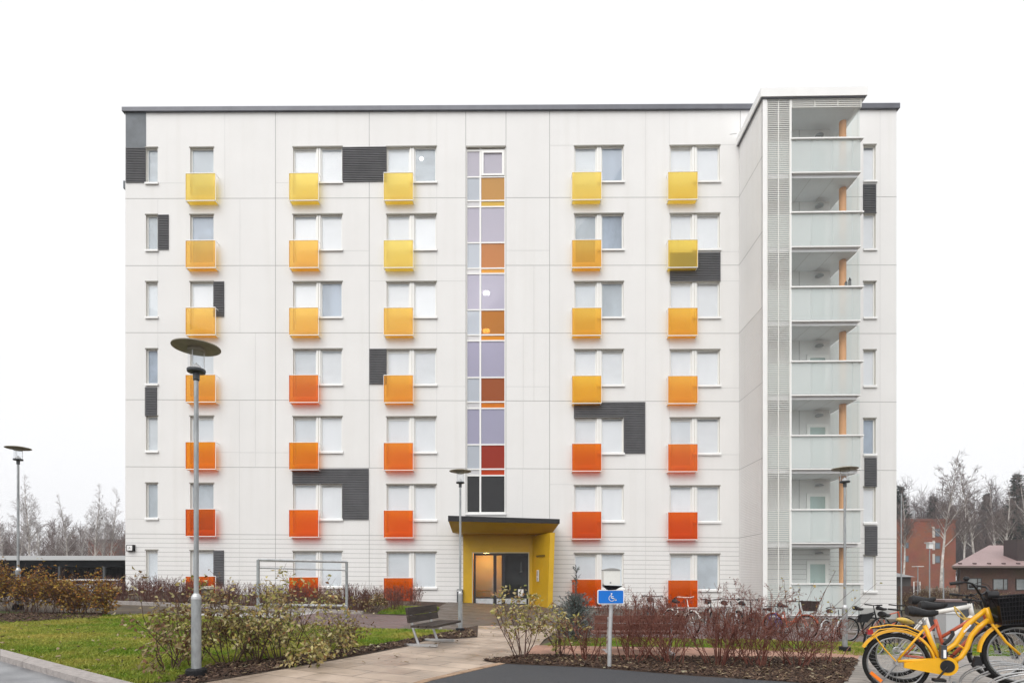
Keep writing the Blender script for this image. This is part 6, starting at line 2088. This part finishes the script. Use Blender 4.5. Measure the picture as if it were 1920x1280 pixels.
# red brick block behind on the right
BR = brick_mat('red_brick', (.36, .12, .062), (.29, .09, .05), (.26, .13, .09), 3.0)
YR = 104.0
def XR_(px): return (px - CX) / F * YR
def ZR_(py): return EYE + (HY - py) / F * YR
gz_ = -.63
t = empty('brick_apartment_block', (XR_(1740), YR, gz_)); tag(t, 'flat roofed red brick apartment block behind the white trunked birches', 'building')
ox = XR_(1740)
q = MB(); xl, xr = XR_(1640) - ox, XR_(1792) - ox; zt = ZR_(976) - gz_
q.box(xl, xr, 0, 14, -.3, zt); q.build('wall', BR, t)
q = MB(); q.box(xl - .15, xr + .15, -.15, 14.2, zt + .002, zt + .35); q.build('roof_edge', mat('block_roof', (.20, .075, .05), .6), t)
q = MB(); q.box(XR_(1735) - ox, XR_(1737) - ox, 3, 3.4, zt + .35, zt + 2.2); q.build('chimney', M['galv'], t)
wg = mat('far_window', (.13, .17, .21), .1); wf = mat('far_window_frame', (.12, .09, .08), .5)
for (pa, pb2, rows, pan) in ((1694.5, 1704, ((990, 1001), (1016, 1027.5), (1041, 1053)), None), (1752.5, 1763, ((990, 1005.5), (1016, 1029), (1041, 1055)), (1748, 1753.5))):
    for (y0, y1) in rows:
        a, b, c, d = XR_(pa) - ox, XR_(pb2) - ox, ZR_(y1) - gz_, ZR_(y0) - gz_
        q = MB(); q.box(a, a + .12, -.06, -.004, c, d); q.box(b - .12, b, -.06, -.004, c, d); q.box(a + .12, b - .12, -.06, -.004, c, c + .12); q.box(a + .12, b - .12, -.06, -.004, d - .12, d); w = q.build('window', wf, t)
        q = MB(); q.box(a + .121, b - .121, -.04, -.005, c + .121, d - .121); q.build('pane', wg, w)
        if pan:
            q = MB(); q.box(XR_(pan[0]) - ox, a - .005, -.08, -.004, c - .15, d + .3); q.build('side_panel', mat('panel_pale', (.55, .50, .46), .6), w)
# brick block behind the left birches
t = empty('brick_house', (-82, 112, 1.0)); tag(t, 'pale red brick block half hidden behind birches left of the facade', 'building')
def XL_(px): return (px - CX) / F * 112 + 82
def ZL_(py): return EYE + (HY - py) / F * 112 - 1.0 + .37
q = MB(); q.box(XL_(165), XL_(262), 0, 10, -1, ZL_(1017)); q.build('wall', BR, t)
q = MB(); q.box(XL_(163), XL_(264), -.3, 10.3, ZL_(1017) + .002, ZL_(1014)); q.build('roof_edge', mat('left_block_roof', (.16, .09, .075), .6), t)

# low brick house with rose roof
YH = 50.0
def XH(px): return (px - CX) / F * YH
def ZH(py): return EYE + (HY - py) / F * YH
t = empty('low_brick_house', (XH(1850), YH, gz_)); tag(t, 'low brown brick house with rose coloured metal roof at the right edge', 'house')
ox = XH(1850)
BRB = brick_mat('brown_brick', (.17, .085, .065), (.13, .065, .05), (.12, .085, .07), 3.5)
xl, xr = XH(1796) - ox, XH(2060) - ox
ze = ZH(1064) - gz_
K = .78
q = MB(); q.hexa([(xl, 0, -.3), (xr, 0, -.3), (xr + 9 * K, 9, -.3), (xl + 9 * K, 9, -.3)], [(xl, 0, ze - .002), (xr, 0, ze - .002), (xr + 9 * K, 9, ze - .002), (xl + 9 * K, 9, ze - .002)]); q.build('wall', BRB, t)
q = MB(); ex0, ex1 = XH(1768) - ox, xr + 1.2; ey0, ey1 = -1.0, 10
sk = (ey1 - ey0) * K; q.hexa([(ex0, ey0, ze), (ex1, ey0, ze), (ex1 + sk, ey1, ze), (ex0 + sk, ey1, ze)], [(ex0, ey0, ze + .16), (ex1, ey0, ze + .16), (ex1 + sk, ey1, ze + .16), (ex0 + sk, ey1, ze + .16)], 1)
rz_ = ZH(1016) - gz_; rx0, rx1 = XH(1935) - ox, XH(2010) - ox; ry = 4.5
b0, b1, b2, b3 = (ex0, ey0, ze + .162), (ex1, ey0, ze + .162), (ex1 + sk, ey1, ze + .162), (ex0 + sk, ey1, ze + .162); r0_, r1_ = (rx0, ry, rz_), (rx1, ry, rz_)
q.quad(b0, b1, r1_, r0_); q.add([b1, b2, r1_], [(0, 1, 2)]); q.quad(b2, b3, r0_, r1_); q.add([b3, b0, r0_], [(0, 1, 2)])
ro = q.build('roof', [mat('rose_roof', (.29, .205, .20), .6, var=.08, scale=.6), mat('eave_dark', (.16, .12, .11), .6)], t)
q = MB()
for i in range(8):
    xx = ex0 + .9 + i * 1.25; q.box(xx, xx + .25, ey0 + .35, ey0 + .5, ze + .2, ze + .42)
q.build('snow_guard', mat('guard_dark', (.08, .05, .05), .6), ro)
q = MB(); xx = XH(1911) - ox; q.box(xx, xx + 1.1, .2, 1.6, ze + .3, ZH(1010) - gz_); q.build('chimney', mat('stack_dark', (.045, .03, .03), .6), ro)
for (pa, pb2, y0, y1) in ((1813, 1840, 1083, 1105), (1861, 1889, 1084, 1105.5), (1904, 1936, 1084, 1106)):
    a, b, c, d = XH(pa) - ox, XH(pb2) - ox, ZH(y1) - gz_, ZH(y0) - gz_
    q = MB(); q.box(a, b, -.05, -.004, c, c + .06); q.box(a, b, -.05, -.004, d - .06, d); q.box(a, a + .06, -.05, -.004, c + .06, d - .06); q.box(b - .06, b, -.05, -.004, c + .06, d - .06); q.box(a + (b - a) * .68, a + (b - a) * .74, -.05, -.004, c + .06, d - .06)
    w = q.build('window', mat('house_frame', (.035, .025, .022), .5), t)
    q = MB(); q.box(a + .06, b - .06, -.03, -.005, c + .06, d - .06); q.build('pane', mat('house_pane', (.16, .18, .19), .15, col2=(.30, .32, .33), scale=.8), w)
q = MB(); q.tube([(xl + .1, -.06, ze - .1), (xl + .1, -.06, 0)], .05, 6); q.build('downpipe', mat('pipe_dark', (.06, .04, .04), .5), t)

# shed, board fence, bins and slim lamp posts between them
def thing_at(name, px, Y_, label, cat, group=None):
    x = (px - CX) / F * Y_
    t = empty(name, (x, Y_, gz(x))); tag(t, label, cat, group); return t, (lambda p: (p - CX) / F * Y_ - x), (lambda p: EYE + (HY - p) / F * Y_ - gz(x))
t, fx, fz2 = thing_at('garden_shed', 1695, 62, 'small dark shed with grey pitched roof beside the white facade', 'shed')
q = MB(); q.box(fx(1672), fx(1708), 0, 4, -.2, fz2(1081)); q.build('wall', mat('shed_dark', (.07, .065, .065), .8, var=.2, scale=1), t)
q = MB(); q.hexa([(fx(1668), -.4, fz2(1081) + .002), (fx(1713), -.4, fz2(1081) + .002), (fx(1713), 4.4, fz2(1081) + .002), (fx(1668), 4.4, fz2(1081) + .002)], [(fx(1672), 1.6, fz2(1072)), (fx(1695), 1.6, fz2(1072)), (fx(1695), 2.4, fz2(1072)), (fx(1672), 2.4, fz2(1072))]); q.build('roof', mat('shed_roof', (.22, .22, .22), .6), t)
t, fx, fz2 = thing_at('board_fence', 1770, 44, 'weathered board fence left of the low brick house', 'fence')
q = MB()
for j in range(4):
    q.box(fx(1738), fx(1797), 0, .03, .1 + j * .27, .31 + j * .27)
q.build('boards', mat('fence_boards', (.23, .18, .15), .85, col2=(.32, .26, .22), scale=2, stretch=(1, 1, 9)), t)
for px in (1739, 1758, 1778, 1796):
    q = MB(); q.box(fx(px) - .05, fx(px) + .05, .031, .12, -.1, 1.25); q.build('post', mat('fence_post', (.20, .16, .13), .8), t)
t, fx, fz2 = thing_at('board_fence', 1705, 56, 'dark brown board fence below the small shed', 'fence')
q = MB(); q.box(fx(1684), fx(1726), 0, .05, -.1, 1.1); q.build('boards', mat('fence_dark', (.08, .045, .038), .85, var=.3, scale=3, stretch=(6, 1, 1)), t)
for px in (1690, 1722):
    q = MB(); q.box(fx(px) - .05, fx(px) + .05, -.05, -.002, -.1, 1.2); q.build('post', mat('fence_dark_post', (.07, .04, .035), .8), t)
t, fx, fz2 = thing_at('football_goal', 1719, 47, 'small white framed goal before the dark board fence', 'goal')
q = MB(); a, b = fx(1713.5), fx(1725); zt = fz2(1090); q.tube([(a, 0, 0), (a, 0, zt), (b, 0, zt), (b, 0, 0)], .035, 6); q.tube([(a, 0, zt * .55), (b, 0, zt * .55)], .025, 6); q.build('frame', M['white'], t)
t, fx, fz2 = thing_at('storage_box', 1787, 17, 'dark grey refuse container behind the near bicycles', 'container')
q = MB(); q.box(fx(1772), fx(1826), 0, .9, 0, fz2(1128)); q.build('body', mat('cont_grey', (.06, .065, .075), .5), t)
q = MB(); q.box(fx(1770), fx(1829), -.04, .94, fz2(1128) + .002, fz2(1124)); q.build('lid', mat('cont_lid', (.17, .12, .11), .5), t)
t, fx, fz2 = thing_at('storage_box', 1786, 15.2, 'pale grey utility box behind the near bicycles', 'container')
q = MB(); q.box(fx(1774), fx(1800), 0, .4, 0, fz2(1150)); q.build('body', mat('util_grey', (.50, .51, .52), .5), t)
q = MB(); q.box(fx(1773), fx(1801), -.02, .42, fz2(1150) + .002, fz2(1147)); q.build('lid', M['alu'], t)
GS = 'slim distant lamp posts'
for (px, Y_, top, bot, lab) in ((1743, 30, 1018, 0, 'slim distant lamp post with boxy head before the red brick block'), (1769, 22, 1064, 0, 'grey post left of the low brick house'), (1721, 40, 1062, 0, 'slim distant lamp post with flat twin head'), (1851, 60, 1046, 0, 'slim distant lamp post behind the rose roof'), (1690, 26, 925, 0, 'tall slim mast right at the corner of the white building')):
    t, fx, fz2 = thing_at('street_lamp', px, Y_, lab, 'street lamp', GS)
    zt = fz2(top)
    q = MB(); rq = .00075 * Y_ + .012; q.tube([(0, 0, -.1), (0, 0, zt)], [rq, rq * .7], 8); q.build('pole', M['galv'], t)
    if px != 1690 and px != 1769:
        q = MB(); w = .17 if px == 1743 else .25; q.box(-w, w, -w, w, zt + .002, zt + .05); 
        q.build('lamp_shade', M['alu'], t)
        if px == 1743:
            q = MB(); q.box(-.11, .11, -.11, .11, zt - .28, zt - .001); q.build('lamp_head', M['white'], t)

# ================================================================== SKY, SUN, CAMERA
w = bpy.data.worlds.new('World'); scene.world = w; w.use_nodes = True
nt = w.node_tree; bg = nt.nodes['Background']
sky = nt.nodes.new('ShaderNodeTexSky'); sky.sky_type = 'NISHITA'; sky.sun_disc = False
SE, SR = R(48), R(204)
sky.sun_elevation = SE; sky.sun_rotation = SR; sky.air_density = 1.0; sky.dust_density = 6.0; sky.ozone_density = 1.0
hs = nt.nodes.new('ShaderNodeHueSaturation'); hs.inputs['Saturation'].default_value = .06
mx = nt.nodes.new('ShaderNodeMix'); mx.data_type = 'RGBA'; mx.inputs[0].default_value = CLOUD_MIX
mx.inputs[7].default_value = CLOUD_COL
nt.links.new(sky.outputs[0], hs.inputs['Color']); nt.links.new(hs.outputs[0], mx.inputs[6]); nt.links.new(mx.outputs[2], bg.inputs[0])
bg.inputs[1].default_value = SKY_STR
sd = bpy.data.lights.new('sun', 'SUN'); sd.energy = SUN_E; sd.angle = R(55); sd.color = (1, .97, .93)
so_ = bpy.data.objects.new('sun', sd); COL.objects.link(so_)
# sun high behind the camera, a little to the left
dirv = Vector((math.sin(SR) * math.cos(SE), math.cos(SR) * math.cos(SE), math.sin(SE)))
so_.rotation_euler = dirv.to_track_quat('Z', 'Y').to_euler(); so_.location = (0, -20, 60)

if HAZE > 0:
    q = MB(); q.box(-320, 320, -30, 300, -30, 46)
    hm = bpy.data.materials.new('haze_air'); hm.use_nodes = True; n2 = hm.node_tree
    n2.nodes.remove(n2.nodes['Principled BSDF'])
    pv = n2.nodes.new('ShaderNodeVolumePrincipled'); pv.inputs['Color'].default_value = (.95, .96, 1, 1); pv.inputs['Density'].default_value = HAZE; pv.inputs['Anisotropy'].default_value = 0.0
    n2.links.new(pv.outputs[0], n2.nodes['Material Output'].inputs['Volume'])
    tag(q.build('haze', hm), 'thin pale winter haze over the whole place', kind='stuff')

cam = bpy.data.cameras.new('camera'); co = bpy.data.objects.new('camera', cam); COL.objects.link(co)
co.location = CAM; co.rotation_euler = (R(90), 0, 0)
cam.sensor_fit = 'HORIZONTAL'; cam.sensor_width = 36; cam.lens = F / 1920 * 36; cam.shift_y = (HY - 640) / 1920; cam.clip_end = 3000; cam.clip_start = .05
scene.camera = co
vs = scene.view_settings; vs.view_transform = 'Standard'; vs.look = 'None'; vs.exposure = EXPO; vs.gamma = 1; vs.use_curve_mapping = False
scene.cycles.max_bounces = 8; scene.cycles.transparent_max_bounces = 24; scene.cycles.caustics_reflective = False; scene.cycles.caustics_refractive = False
scene.cycles.use_denoising = True
